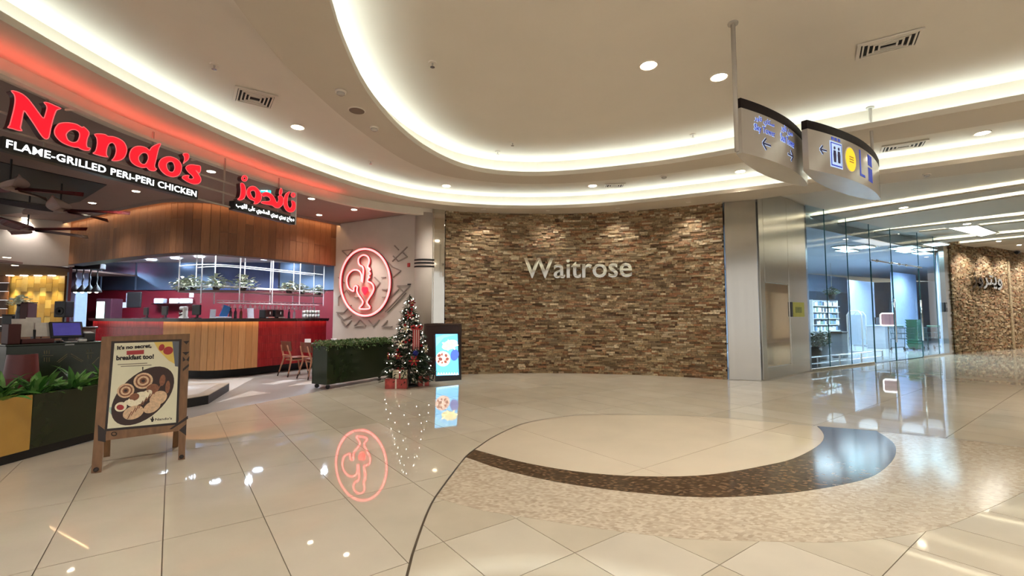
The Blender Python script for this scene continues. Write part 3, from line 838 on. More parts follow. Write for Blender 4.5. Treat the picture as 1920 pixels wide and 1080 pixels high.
for k, (x, big) in enumerate(((339, 1), (362, 1.1), (405, 1.1), (455, 1.25), (541, 1.0), (565, 0.85), (598, 0.8))):
    i = min(range(len(mid)), key=lambda i: abs(pxx(mid[i]) - x)); p = mid[i]
    nm = ['leftmost potted plant trailing over the end of the white bar rack', 'second potted plant from the left on the white bar rack', 'pale flowering potted plant on the bar rack left of its middle', 'largest bushy potted plant in the middle of the bar rack', 'potted plant on the bar rack third from its right end', 'potted plant on the bar rack second from its right end', 'small potted plant at the right end of the bar rack'][k]
    t = thing('potted_plant', nm, 'plant', (p.x, p.y, 2.03), 0, 'plants on the bar rack')
    put('pot', MB().lathe((0, 0, 0), [(0.06, 0), (0.085, 0.11), (0.075, 0.11), (0.07, 0.09)], 14).mesh('pot', m_pot), t, False)
    put('foliage', bush(20 + k, int(120 * big), 0.26 * big, 0.3 * big, 0.12).mesh('foliage', m_leaf_p), t, False).location = (0, 0, 0.06)

# ------------------------------------------------------------------ things on the bar
def at_bar(x, back=0.25):
    cur = offset(CN, back); i = min(range(len(cur)), key=lambda i: abs(pxx(cur[i]) - x)); t = (cur[min(i + 1, len(cur) - 1)] - cur[max(0, i - 1)]).normalized()
    return Vector((cur[i].x, cur[i].y, 1.3755)), math.atan2(t.y, t.x)
m_plastic = mat('black_plastic', (20, 20, 24), 0.35)
m_paper = mat('white_paper', (238, 238, 240), 0.6, var=0.02)
m_paperblue = mat('printed_paper', (206, 216, 236), 0.6, var=0.12, scale=30)
m_teal = mat('lit_teal_panel', (190, 240, 225), 0.4, emit=2.5, ecol=(196, 246, 226))
def monitor(x, w, h, label, back=0.3, screen=None):
    p, rz = at_bar(x, back)
    t = thing('monitor', label, 'monitor', p, rz)
    put('base', MB().chbox((0, 0, 0.01), (w * 0.5, 0.16, 0.02), 0.005).mesh('base', m_plastic), t, False)
    put('neck', MB().chbox((0, 0.02, 0.06), (0.05, 0.04, 0.1), 0.005).mesh('neck', m_plastic), t, False)
    put('housing', MB().chbox((0, 0, 0.08 + h / 2), (w, 0.04, h), 0.01).mesh('housing', m_plastic), t, False)
    return t
monitor(274, 0.22, 0.2, 'small black monitor on the bar counter by the red kitchen wall')
monitor(310, 0.26, 0.22, 'black till monitor on the bar counter left of the white mixer')
monitor(369, 0.3, 0.24, 'black screen on the bar counter below the bushy left plants')
p, rz = at_bar(346, 0.22); t = thing('stand_mixer', 'white stand mixer on the bar counter', 'mixer', p, rz)
put('base', MB().chbox((0, 0, 0.02), (0.2, 0.13, 0.04), 0.015).mesh('base', m_white), t, False)
put('column', MB().chbox((0.06, 0, 0.13), (0.07, 0.1, 0.2), 0.02).mesh('column', m_white), t, False)
put('head', MB().chbox((-0.01, 0, 0.24), (0.24, 0.1, 0.09), 0.03).mesh('head', m_white), t, False)
put('bowl', MB().lathe((-0.05, 0, 0.045), [(0.04, 0), (0.07, 0.05), (0.075, 0.11), (0.07, 0.11)], 16).mesh('bowl', m_chrome, True), t, False)
p, rz = at_bar(422, 0.2); t = thing('tablet_stand', 'bright blue tilted tablet stand on the bar counter', 'tablet', p, rz)
m_blue = mat('bright_blue_plastic', (40, 130, 220), 0.35)
put('foot', MB().chbox((0, 0, 0.02), (0.3, 0.18, 0.04), 0.012).mesh('foot', m_paperblue), t, False)
put('screen_back', MB().chbox((0.03, 0.0, 0.16), (0.16, 0.03, 0.28), 0.012, M=Matrix.Rotation(0.35, 3, 'Y')).mesh('screen_back', m_blue), t, False)
for k, (x, w, h, lab) in enumerate(((469, 0.16, 0.24, 'white menu card standing on the bar counter under the glass rack'), (399, 0.12, 0.2, 'white paper notice standing near the left end of the bar rack'),)):
    p, rz = at_bar(x, 0.12)
    t = thing('menu_card', lab, 'menu', p, rz)
    put('card', MB().chbox((0, 0, h / 2 + 0.01), (w, 0.006, h), 0.002, M=Matrix.Rotation(-0.12, 3, 'X')).mesh('card', m_paperblue), t, False)
    put('holder', MB().chbox((0, 0, 0.008), (w, 0.06, 0.016), 0.004).mesh('holder', m_white), t, False)
bprof = [(0.03, 0), (0.032, 0.01), (0.032, 0.15), (0.012, 0.19), (0.012, 0.24), (0.014, 0.25)]
m_bot = [mat('bottle_dark', (30, 26, 40), 0.12), mat('bottle_amber', (90, 44, 20), 0.12), mat('bottle_clear', (190, 200, 214), 0.1)]
bl = ['dark bottle beside the blue tablet stand on the bar', 'amber bottle beside the menu card on the bar', 'dark bottle second from the blue tablet stand on the bar', 'clear bottle on the bar left of the stacked glasses', 'dark bottle on the bar left of the clear bottle']
for k, (x, mi) in enumerate(((434, 0), (454, 1), (444, 0), (552, 2), (543, 0))):
    p, rz = at_bar(x, 0.16 + 0.05 * (k % 2))
    t = thing('bottle', bl[k], 'bottle', p, rz, 'bottles on the bar')
    put('body', MB().lathe((0, 0, 0), bprof, 14).mesh('body', m_bot[mi], True), t, False)
    put('cap', MB().lathe((0, 0, 0.25), [(0.015, 0), (0.015, 0.025)], 10).mesh('cap', m_white), t, False)
for k, (x, w, lab) in enumerate(((500, 0.22, 'black coffee grinder on the bar below the rack middle'), (520, 0.26, 'black espresso machine on the bar next to the grinder'))):
    p, rz = at_bar(x, 0.3); t = thing('coffee_machine', lab, 'coffee machine', p, rz)
    put('body', MB().chbox((0, 0, 0.11), (w, 0.24, 0.22), 0.02).mesh('body', m_plastic), t, False)
    put('drip_tray', MB().chbox((0, -0.16, 0.02), (w * 0.8, 0.1, 0.03), 0.006).mesh('drip_tray', m_chrome), t, False)
    put('spout', MB().tube([(0, -0.12, 0.16), (0, -0.16, 0.16), (0, -0.16, 0.1)], 0.014, 8).mesh('spout', m_chrome), t, False)
tum = MB().lathe((0, 0, 0), [(0.026, 0), (0.034, 0.11), (0.031, 0.11), (0.024, 0.006)], 12).mesh('tumbler', m_white, True)
for k in range(12):
    p, rz = at_bar(570 + (k % 6) * 5.4, 0.14 + 0.09 * (k // 6))
    for lv in range(2):
        o = put('tumbler', tum); o.location = p + Vector((0, 0, lv * 0.111 + 0.0005))
        tag(o, 'white tumbler, %s layer, %s row, at the right end of the bar' % (('lower', 'upper')[lv], ('front', 'back')[k // 6]), 'tumbler', 'tumblers stacked on the bar')
# paper notices, shelf and fridge of the kitchen wall
for k, (px, py, w, h, lab) in enumerate(((243, 558, 0.24, 0.3, 'white paper notice on the red kitchen wall, the larger of two'), (233, 572, 0.16, 0.18, 'small white paper notice on the red kitchen wall, lower of two'), (359, 551, 0.14, 0.22, 'white notice on the red kitchen wall under the rack shelf'))):
    p = DEP(px, py, KY - 0.0)
    tag(MB().chbox((p.x, KY + 0.004, p.z), (w, 0.008, h), 0.002).build('paper_notice', m_paper if k else m_paperblue), lab, 'notice', 'notices on the kitchen wall')
p = DEP(326, 570, KY - 0.15); t = thing('kitchen_shelf', 'steel shelf with white trays on the red kitchen wall', 'shelf', (p.x, KY, p.z))
put('board', MB().chbox((0, -0.14, 0), (1.3, 0.28, 0.03), 0.006).mesh('board', m_chrome), t, False)
for s in (-0.5, 0.5):
    put('bracket', MB().bar((s, 0, -0.16), (s, -0.26, -0.01), 0.02).mesh('bracket', m_chrome), t, False)
for k, x in enumerate((-0.45, 0.05, 0.4)):
    tag(MB().chbox((p.x + x, KY - 0.14, p.z + 0.1), (0.3, 0.2, 0.16), 0.02).build('food_tray', m_white if k else m_paperblue), ['pale blue container at the left of the kitchen shelf', 'white tray in the middle of the kitchen shelf', 'white tray at the right of the kitchen shelf'][k], 'tray', 'trays on the kitchen shelf')
fx = DEP(186, 578, 14.6)
m_maroonf = mat('fridge_casing', (74, 40, 52), 0.4)
t = thing('display_fridge', 'tall fridge with a glowing pale green front at the left of the kitchen', 'fridge', (fx.x + 0.1, 14.85, 0))
put('cabinet', MB().chbox((0, 0, 1.0), (0.5, 0.44, 2.0), 0.02).mesh('cabinet', m_maroonf), t, False)
put('lit_door', MB().chbox((-0.08, -0.23, 1.35), (0.24, 0.02, 1.1), 0.01).mesh('lit_door', m_teal), t, False)
fx = DEP(146, 575, 14.0)
t = thing('steel_cabinet', 'tall pale blue cabinet at the far left end of the kitchen', 'cabinet', (fx.x, 13.95, 0))
put('body', MB().chbox((0, 0, 1.5), (0.3, 0.4, 3.0), 0.02).mesh('body', mat('pale_blue_panel', (140, 156, 184), 0.4)), t, False)
put('handle', MB().bar((0.1, -0.22, 1.3), (0.1, -0.22, 1.7), 0.02).mesh('handle', m_chrome), t, False)
# heat lamps
hl = DEP(165, 500, 12.9)
t = thing('heat_lamp_rail', 'black rail with four black cord heat lamps at the left of the kitchen', 'lamp', (hl.x, 12.9, hl.z))
put('rail', MB().chbox((0, 0, 0), (0.85, 0.2, 0.16), 0.02).mesh('rail', m_black), t, False)
for k in range(4):
    x = -0.32 + k * 0.2
    put('cord', MB().tube([(x + 0.012 * math.sin(j * 1.3), 0, -0.07 - j * 0.045) for j in range(11)], 0.018, 7).mesh('cord', m_black), t, False)
    sh = put('shade', MB().lathe((x, 0, -0.72), [(0.12, 0), (0.11, 0.06), (0.05, 0.16), (0.03, 0.2)], 16).mesh('shade', m_black, True), t, False)
    put('bulb', MB().sphere((x, 0, -0.71), 0.04).mesh('bulb', m_lamp), sh, False)
p = Vector((hl.x + 0.1, 13.6, 0))
tag(MB().chbox((hl.x + 0.12, 14.4, 1.95), (0.45, 0.05, 0.5), 0.02).build('menu_board', m_black), 'black hanging board below the heat lamps', 'board')
# ================================================================== restaurant shop sign
SP0, SP1 = G(0, 284, 3.15), G(544, 421, 3.15)
sx = Vector((SP1.x - SP0.x, SP1.y - SP0.y, 0)).normalized(); sn = Vector((sx.y, -sx.x, 0)); sz = Vector((0, 0, 1))
def SGN(px, py):
    p = VP(px, py, SP0, SP1); return ((p - SP0).dot(sx), p.z)
def sgn_pt(u, v, w=0.0):
    return Vector((SP0.x, SP0.y, 0)) + sx * u + sz * v + sn * w
m_redface = mat('red_sign_face', (200, 20, 36), 0.35, emit=0.9, ecol=(205, 16, 34), var=0.02)
m_redside = mat('dark_red_return', (70, 10, 14), 0.4)
m_redrim = mat('pink_letter_rim', (228, 110, 116), 0.35, emit=0.5, ecol=(228, 100, 104))
m_bar = mat('sign_frame_metal', (176, 164, 152), 0.35, metal=0.4)
m_lbox = mat('black_light_box', (10, 10, 10), 0.3)
m_lwhite = mat('lit_white_letter', (255, 255, 255), 0.4, emit=1.3, ecol=(246, 252, 255), var=0.0)
ss = thing('shop_sign', 'red lit restaurant sign with white strapline hung over the shopfront, English and Arabic', 'sign', sgn_pt(2.0, 3.15))
def letter(loops, crop, s, k=3, corners=False):
    ox, oy = crop
    L2 = []
    for lp in loops:
        q = [Vector((*SGN(ox + x / s, oy + y / s), 0)) for x, y in lp]
        L2.append(smooth2(q, k))
    for nm, m, d0, d1, grow in (('letter', m_redface, 0.0, 0.07, 0.0),):
        me = flat_mesh(L2, 0.045)
        o = put_mapped('letter', me, lambda c: sgn_pt(c.x, c.y, 0.085 + c.z), m_redface, ss)
        me.materials.append(m_redside)
        for p in me.polygons:
            if abs(p.normal.dot(sn)) < 0.5 or p.normal.dot(sn) < -0.5:
                p.material_index = 1
    for lp in L2:
        pts = [sgn_pt(p.x, p.y, 0.131) for p in lp]
        MB().tube(pts, 0.0055, 5, closed=True).build('letter_rim', m_redrim, o)
A0, A1 = (0, 150), (180, 220)
letter([[(45, 160), (110, 168), (190, 203), (260, 262), (340, 362), (420, 470), (458, 502), (480, 450), (498, 380), (490, 340), (460, 303), (520, 310), (600, 345), (678, 380), (628, 397), (605, 432), (575, 520), (545, 640), (525, 740), (490, 766), (450, 745), (400, 680), (330, 570), (260, 470), (215, 412), (200, 425), (185, 500), (168, 590), (162, 630), (182, 662), (120, 655), (60, 635), (0, 622), (25, 590), (50, 500), (80, 380), (95, 270), (82, 205)]], A0, 6.75, 2)
letter([[(600, 640), (640, 580), (700, 560), (790, 560), (880, 580), (945, 618), (970, 612), (1036, 682), (1012, 760), (1002, 830), (1015, 868), (1050, 878), (1030, 906), (980, 906), (930, 890), (895, 870), (840, 865), (760, 840), (680, 800), (620, 740), (595, 690)],
        [(745, 700), (790, 655), (850, 645), (900, 670), (915, 710), (900, 770), (870, 800), (820, 805), (770, 780), (750, 740)]], A0, 6.75)
letter([[(-112, 230), (-30, 225), (30, 235), (60, 255), (130, 260), (210, 290), (265, 330), (295, 390), (300, 440), (275, 510), (230, 550), (170, 565), (108, 560), (125, 540), (150, 500), (165, 440), (160, 390), (140, 350), (110, 335), (75, 350), (50, 400), (40, 460), (45, 498), (62, 517), (0, 510), (-60, 495), (-132, 470), (-110, 455), (-90, 420), (-75, 340), (-85, 270)]], A1, 6.75, 2)
letter([[(335, 480), (360, 420), (410, 385), (480, 380), (550, 400), (590, 430), (610, 400), (650, 370), (722, 343), (730, 362), (710, 400), (690, 470), (670, 560), (655, 620), (665, 655), (682, 665), (650, 690), (600, 685), (570, 665), (550, 645), (500, 650), (430, 630), (370, 590), (340, 540)],
        [(450, 520), (480, 475), (520, 460), (560, 475), (575, 520), (560, 570), (530, 605), (490, 600), (460, 570)]], A1, 6.75)
letter([[(705, 610), (730, 550), (790, 515), (860, 510), (930, 535), (980, 580), (1000, 640), (985, 710), (950, 750), (890, 765), (820, 750), (760, 710), (720, 660)],
        [(805, 610), (835, 575), (880, 575), (905, 610), (910, 660), (890, 700), (850, 700), (820, 670)]], A1, 6.75)
letter([[(1015, 480), (1050, 465), (1085, 475), (1095, 510), (1080, 550), (1040, 580), (1018, 600), (1035, 550), (1032, 510)]], A1, 6.75)
letter([[(1050, 650), (1080, 620), (1130, 608), (1190, 618), (1236, 626), (1242, 680), (1226, 716), (1200, 700), (1180, 682), (1208, 720), (1240, 770), (1245, 815), (1215, 850), (1150, 855), (1080, 830), (1030, 800), (1004, 776), (1022, 752), (1060, 743), (1096, 745), (1084, 775), (1110, 790), (1140, 788), (1150, 770), (1120, 735), (1080, 700)]], A1, 6.75, 2)
C0 = (420, 310); CS = 8.727
circ = lambda x, y, r: [(x + r * math.cos(a * PI / 5), y + r * math.sin(a * PI / 5)) for a in range(10)]
letter([[(168, 308), (215, 308), (250, 370), (256, 450), (245, 520), (210, 565), (160, 581), (118, 566), (150, 540), (170, 480), (175, 400)]], C0, CS, 2)
letter([circ(235, 225, 50), circ(235, 225, 20)], C0, CS, 2)
letter([[(270, 450), (290, 390), (340, 355), (400, 355), (450, 390), (490, 440), (515, 500), (510, 570), (480, 615), (430, 642), (388, 636), (405, 608), (385, 590), (320, 560), (280, 510)], [(330, 450), (370, 420), (410, 440), (420, 500), (400, 550), (360, 520)]], C0, CS)
letter([[(520, 480), (570, 450), (640, 460), (700, 500), (740, 560), (770, 620), (800, 570), (790, 520), (830, 500), (870, 530), (880, 590), (860, 660), (800, 705), (740, 700), (690, 665), (600, 650), (508, 626), (530, 600), (600, 600), (650, 590), (660, 560), (620, 520), (570, 515), (542, 522)]], C0, CS, 2)
letter([[(838, 380), (862, 430), (840, 500), (808, 480), (815, 420)]], C0, CS, 2)
letter([[(890, 540), (920, 470), (987, 438), (960, 500), (945, 580), (950, 660), (980, 710), (1010, 690), (1020, 640), (1008, 588), (1060, 600), (1080, 650), (1075, 720), (1040, 765), (980, 775), (920, 740), (885, 670), (878, 600)]], C0, CS, 2)
letter([circ(1040, 495, 38), circ(1040, 495, 14)], C0, CS, 2)
# light boxes
def lightbox(px0, px1, body, ar=False):
    u0, vt0 = SGN(px0[0], px0[1]); u1, vt1 = SGN(px1[0], px1[1])
    _, vb0 = SGN(px0[0], px0[2]); _, vb1 = SGN(px1[0], px1[2])
    vt, vb = (vt0 + vt1) / 2, (vb0 + vb1) / 2
    c = sgn_pt((u0 + u1) / 2, (vt + vb) / 2, 0.06)
    b = MB().chbox(c, (u1 - u0, 0.12, vt - vb), 0.008, math.atan2(sx.y, sx.x)).build('light_box', m_lbox, ss)
    h = (vt - vb)
    text_on('lettering', body, sgn_pt(u0 + 0.03, vb + h * (0.12 if ar else 0.2), 0.122), sx, sz, u1 - u0 - 0.06, h * (0.76 if ar else 0.6), m_lwhite, b, 0.004, 0.014 if not ar else 0.012, 1.06 if not ar else 1.0)
    islands(b.children[0], 'letter')
    return vt, vb
lightbox((-8, 257, 283), (361, 357, 375), 'FLAME-GRILLED PERi-PERi CHICKEN')
lightbox((429, 377.6, 394), (544, 407, 422), arabic('دجاج بيري بيري المشوي على اللهب'), True)
u1 = SGN(545.5, 380)[0]
for (xa, ya), (xb, yb) in (((364, 325.5), (436, 346)), ((359, 346), (432, 365)), ((361, 373), (432, 388))):
    ua, va = SGN(xa, ya); ub, vb = SGN(xb, yb); v = (va + vb) / 2
    MB().bar(sgn_pt(-0.3, v, 0.03), sgn_pt(u1, v, 0.03), 0.022, 0.022).build('frame_bar', m_bar, ss)
MB().bar(sgn_pt(u1, SGN(545.5, 422)[1], 0.07), sgn_pt(u1, SGN(545.5, 361)[1], 0.07), 0.02, 0.1).build('end_post', m_white, ss)
mb = MB(); RL = [Vector((p.x, p.y, 3.80)) for p in offset(FASC, -0.15) if 1.5 < p.y < 10.0]; RN = [Vector((p.x, p.y, 3.80)) for p in offset(FASC, -0.11) if 1.5 < p.y < 10.0]; RW = [Vector((p.x, p.y, 3.80)) for p in offset(FASC, -0.19) if 1.5 < p.y < 10.0]
n3 = min(len(RL), len(RN), len(RW)); RL, RN, RW = RL[:n3], RN[:n3], RW[:n3]; UPZ = lambda q, h: [p + sz * h for p in q]
ch_ = MB().ribbon(RN, RW).ribbon(UPZ(RN, 0.055), RN).ribbon(RW, UPZ(RW, 0.042)).build('red_glow_channel', m_fascia, CE)
ld_ = MB().ribbon(UPZ(RN, 0.012)[::3], UPZ(RL, 0.012)[::3]).build('added_red_glow', m_redglow, CE)  # added strip in an added channel, casts the red glow on the soffit
for u_ in range(2, n3, 8):
    MB().bar(RN[u_] + sz * 0.01, RN[u_] + sz * 0.01 + (RN[u_] - RW[u_]).normalized() * 0.12, 0.02).build('glow_channel_arm', m_fascia, CE)
for u in (0.35, 1.5, 2.6, 3.7):
    MB().bar(sgn_pt(u, 3.2, 0.015), sgn_pt(u, 3.95, 0.015), 0.02).build('hanger', m_bar, ss)
# small teal exit sign behind the Arabic letters
ep = VP(492, 352, SP0, SP1) - sn * 0.9
ep = DEP(492, 357, 9.1)
t = thing('exit_sign', 'small lit teal exit sign hanging behind the Arabic letters', 'sign', ep)
m_tealsign = mat('teal_sign_face', (60, 170, 176), 0.4, emit=1.0, ecol=(70, 190, 196))
put('panel', MB().chbox((0, 0, 0), (0.34, 0.04, 0.16), 0.008).mesh('panel', m_tealsign), t, False)
put('pictogram', MB().box((-0.09, -0.022, 0.02), (0.05, 0.004, 0.07)).box((0.03, -0.022, 0.0), (0.09, 0.004, 0.025)).box((0.1, -0.022, 0.0), (0.03, 0.004, 0.08)).mesh('pictogram', m_lwhite), t, False)
for s in (-0.12, 0.12):
    put('hanger', MB().tube([(s, 0, 0.08), (s, 0, 3.95 - ep.z)], 0.005, 6).mesh('hanger', m_bar), t, False)

# ================================================================== neon emblem on the plaster wall
m_neon = mat('neon_tube', (255, 120, 120), 0.3, emit=3.4, ecol=(255, 96, 96), var=0.0)
m_neonback = mat('neon_backing', (160, 30, 40), 0.4)
m_heart = mat('neon_heart', (230, 20, 36), 0.3, emit=3.0, ecol=(255, 18, 34))
ne = thing('neon_emblem', 'glowing red neon rooster inside an oval on the grey plaster wall', 'neon sign', NC(218, 480))
off = n_ * 0.07
def neon(pts, name='neon_tube', closed=False, r=0.02, k=4):
    P = [NC(*p) + off for p in pts]
    if closed:
        P = smooth2(P, k)
    else:
        P = smooth(P, 0.03)
    o = MB().tube(P, r, 8, closed=closed).build(name, m_neon, ne, True)
    MB().tube([p - n_ * 0.03 for p in P], r * 1.5, 6, closed=closed).build('tube_backing', m_neonback, o)
neon([(218 + 172 * math.cos(a * PI / 16), 297 + 232 * math.sin(a * PI / 16)) for a in range(32)], 'oval_tube', True, 0.026, 2)
neon([(198, 298), (203, 250), (206, 212), (198, 188), (182, 180), (171, 160), (172, 132), (188, 114), (208, 107), (230, 114), (244, 134), (245, 158), (237, 180), (236, 192), (252, 208), (241, 220), (254, 238), (238, 250), (247, 262), (236, 272), (235, 290)])
neon([(190, 292), (192, 250), (180, 222), (158, 211), (130, 214), (105, 235), (91, 266), (90, 300), (100, 335), (124, 354), (138, 358), (139, 332), (152, 320), (164, 330), (160, 352), (168, 378), (188, 408), (202, 432), (196, 452), (176, 478), (212, 483), (249, 478), (246, 462), (234, 448), (232, 430), (246, 404), (266, 374), (277, 344), (272, 316), (256, 300), (236, 292)])
hp = [(215, 392), (198, 368), (190, 345), (195, 325), (207, 322), (216, 334), (225, 322), (237, 326), (241, 346), (232, 368)]
hp = [(215 + (x - 215) * 0.8, 352 + (y - 352) * 0.8) for x, y in hp]
MB().slab([NC(*p) + off - n_ * 0.02 for p in hp], n_ * 0.03).build('heart', m_heart, ne)
for p in ((218, 65), (218, 529), (46, 297), (390, 297), (215, 480), (208, 107)):
    MB().bar(NC(*p) + off, NC(*p), 0.02).build('standoff', m_bar, ne)

# ================================================================== polished letters on the stone walls
m_letter = mat('polished_letter_steel', (196, 190, 178), 0.06, metal=1.0, var=0.02)
def arc_fn(s0, z0, stand):
    def f(u, v, w):
        p, t = on_arc(s0 + u); return p - Vector((-t.y, t.x, 0)) * (stand + w) + Vector((0, 0, z0 + v))
    return f
def arc_s(px):
    best = min(range(0, 1000), key=lambda i: abs(pxx(on_arc(ARC_L * i / 1000)[0]) - px)); return ARC_L * best / 1000
wsn = thing('storefront_letters', 'polished steel supermarket name letters standing off the curved stone wall', 'sign', on_arc(arc_s(1085))[0] + Vector((0, 0, 2.4)))
yb = DEP(1085, 521, on_arc(arc_s(1085))[0].y - 0.1).z; yt = DEP(1085, 484, on_arc(arc_s(1085))[0].y - 0.1).z
s_l, s_r = arc_s(983), arc_s(1187)
me, (x0, x1, y0, y1) = text_mesh('Waitrose', 1.0, 0.0)
bpy.data.meshes.remove(me)
adv = []; body = 'Waitrose'
for i in range(1, len(body) + 1):
    me, bb = text_mesh(body[:i], 1.0); adv.append(bb); bpy.data.meshes.remove(me)
full_w = adv[-1][1] - adv[-1][0]; full_y = (adv[-1][2], adv[-1][3])
for i, ch in enumerate(body):
    me, bb = text_mesh(ch, 1.0, 0.012)
    xr = adv[i][1]; xl = xr - (bb[1] - bb[0])
    def f(c, xl=xl, bb=bb):
        u = (xl + c.x - bb[0] - adv[-1][0]) / full_w * (s_r - s_l); v = (c.y - full_y[0]) / (full_y[1] - full_y[0]) * (yt - yb)
        return arc_fn(s_l, yb, 0.13)(u, v, c.z * 0.035)
    put_mapped('letter', me, f, m_letter, wsn)
for s in (s_l + 0.2, (s_l + s_r) / 2, s_r - 0.2):
    p, t = on_arc(s); q = p - Vector((-t.y, t.x, 0)) * 0.12
    MB().bar(p + Vector((0, 0, (yb + yt) / 2 - 0.05)), q + Vector((0, 0, (yb + yt) / 2 - 0.05)), 0.02).build('standoff', m_bar, wsn)
tw = (WR1 - WR0).normalized(); nw = Vector((tw.y, -tw.x, 0))
pa, pb = VP(1813, 541, WR0, WR1), VP(1868, 516, WR0, WR1)
war = thing('arabic_letters', 'polished steel Arabic name letters on the far right stone wall', 'sign', pa)
o = text_on('lettering', arabic('ويتروز'), pa + nw * 0.12, tw, sz, (pb - pa).dot(tw), pb.z - pa.z, m_letter, war, 0.05, 0.015)
islands(o, 'letter')
for k in (0.2, 0.8):
    q = pa + tw * ((pb - pa).dot(tw) * k) + Vector((0, 0, 0.2)); MB().bar(q, q + nw * 0.1, 0.03).build('standoff', m_bar, war)

# ================================================================== hanging wayfinding sign
HA, HB = G(1375, 42, Z_UP), G(1638, 203, Z_UP)
HA = Vector((HA.x + 0.06, HA.y, 0)); HB = Vector((HB.x, HB.y, 0))
hx = (HB - HA).normalized(); hn = Vector((hx.y, -hx.x, 0))
m_signgrey = mat('sign_grey', (188, 180, 170), 0.16, var=0.02, spec=0.7)
m_signtop = mat('sign_dark_band', (24, 12, 12), 0.6, spec=0.2)
m_blue1 = mat('sign_blue', (24, 62, 190), 0.4, emit=0.2, ecol=(30, 70, 210), var=0.0)
m_halo = mat('sign_halo', (190, 214, 255), 0.4, emit=0.4, ecol=(186, 212, 255), var=0.0)
m_navy2 = mat('sign_arrow', (30, 22, 84), 0.4)
m_yel = mat('sign_yellow', (240, 206, 30), 0.4, emit=0.5, ecol=(244, 210, 30), var=0.0)
ZB, ZT = 3.06, 3.63
def wayfinder(name, label, A, B, sag):
    L = (B - A).length; hx = (B - A).normalized(); hn = Vector((hx.y, -hx.x, 0))
    t = thing(name, label, 'sign', (A + B) / 2 + Vector((0, 0, ZB)))
    def at(u, w=0.0):                         # front face of the lens
        k = u / L; return A + hx * u + hn * (sag * 4 * k * (1 - k) + 0.03 + w)
    n = 20
    fr_ = [at(L * i / n) for i in range(n + 1)]
    bk_ = [A + hx * (L * i / n) - hn * (sag * 4 * (i / n) * (1 - i / n) + 0.03) for i in range(n, -1, -1)]
    poly = fr_ + bk_
    MB().prism(list(reversed(poly)) if False else poly, ZB, ZT - 0.1).build('sign_body', m_signgrey, t)
    big = [p + (p - (A + B) / 2).normalized() * 0.006 for p in poly]
    MB().prism(big, ZT - 0.1, ZT).build('top_band', m_signtop, t)
    return t, L, at
w1, L1, at1 = wayfinder('wayfinding_sign', 'lens shaped hanging wayfinding sign with tower names and two arrows', Vector((2.31, 4.56, 0)), Vector((3.72, 5.72, 0)), 0.11)
w2, L2_, at2 = wayfinder('wayfinding_sign', 'lens shaped hanging wayfinding sign with restroom and yellow round symbols', Vector((3.32, 5.08, 0)), Vector((5.2, 6.42, 0)), 0.13)
def sign_text(w, at, body, u0, v0, wd, ht, front=m_blue1, halo=True):
    if halo:
        text_on('halo', body, None, hx, sz, wd + 0.016, ht + 0.016, m_halo, w, 0.001, 0.018, fn=lambda u, v, z: at(u0 - 0.008 + u, 0.002 + z) + Vector((0, 0, ZB + v0 - 0.008 + v)))
    text_on('lettering', body, None, hx, sz, wd, ht, front, w, 0.001, 0.008, fn=lambda u, v, z: at(u0 + u, 0.005 + z) + Vector((0, 0, ZB + v0 + v)))
def sign_poly(w, at, pts, m, depth=0.003, name='pictogram'):
    q = [at(u, depth) + Vector((0, 0, ZB + v)) for u, v in pts]
    return MB().slab(q, -hn * 0.004).build(name, m, w)
def rect(u0, v0, u1, v1):
    return [(u0, v0), (u1, v0), (u1, v1), (u0, v1)]
def arrow(w, at, u, v, s, d):
    for o, m, k in ((0.003, m_halo, 1.6), (0.006, m_navy2, 1.0)):
        th = 0.018 * k
        for a, b in (((-s, 0), (s, 0)), ((d * s, 0), (d * s * 0.15, s * 0.8)), ((d * s, 0), (d * s * 0.15, -s * 0.8))):
            A2, B2 = Vector((u + a[0], v + a[1], 0)), Vector((u + b[0], v + b[1], 0)); e = (B2 - A2).normalized(); pn = Vector((-e.y, e.x, 0)) * th / 2
            sign_poly(w, at, [(A2 + pn)[:2], (A2 - pn)[:2], (B2 - pn)[:2], (B2 + pn)[:2]], m, o, 'arrow')
sign_text(w1, at1, arabic('سكاي تاور'), 0.2, 0.36, 0.36, 0.075)
sign_text(w1, at1, 'Sky Tower', 0.19, 0.255, 0.38, 0.085)
arrow(w1, at1, 0.4, 0.16, 0.075, -1)
sign_text(w1, at1, arabic('صن تاور'), 0.72, 0.38, 0.32, 0.085)
sign_text(w1, at1, 'Sun Tower', 0.7, 0.27, 0.38, 0.085)
arrow(w1, at1, 0.95, 0.16, 0.075, 1)
arrow(w2, at2, 0.26, 0.26, 0.06, -1)
def rect(u0, v0, u1, v1):
    return [(u0, v0), (u1, v0), (u1, v1), (u0, v1)]
for k in range(3):
    sign_poly(w2, at2, rect(0.43 + k * 0.07, 0.415, 0.475 + k * 0.07, 0.45), m_blue1, 0.004)
for a, m, d in ((rect(0.39, 0.09, 0.65, 0.4), m_halo, 0.003), (rect(0.405, 0.105, 0.635, 0.385), m_blue1, 0.005), (rect(0.42, 0.12, 0.62, 0.37), m_halo, 0.007)):
    sign_poly(w2, at2, a, m, d)
for c in (0.475, 0.565):
    sign_poly(w2, at2, [(c - 0.022, 0.15), (c + 0.022, 0.15), (c + 0.03, 0.24), (c + 0.022, 0.29), (c - 0.022, 0.29), (c - 0.03, 0.24)], m_navy2, 0.009)
    sign_poly(w2, at2, [(c + 0.018 * math.cos(a * PI / 5), 0.32 + 0.02 * math.sin(a * PI / 5)) for a in range(10)], m_navy2, 0.009)
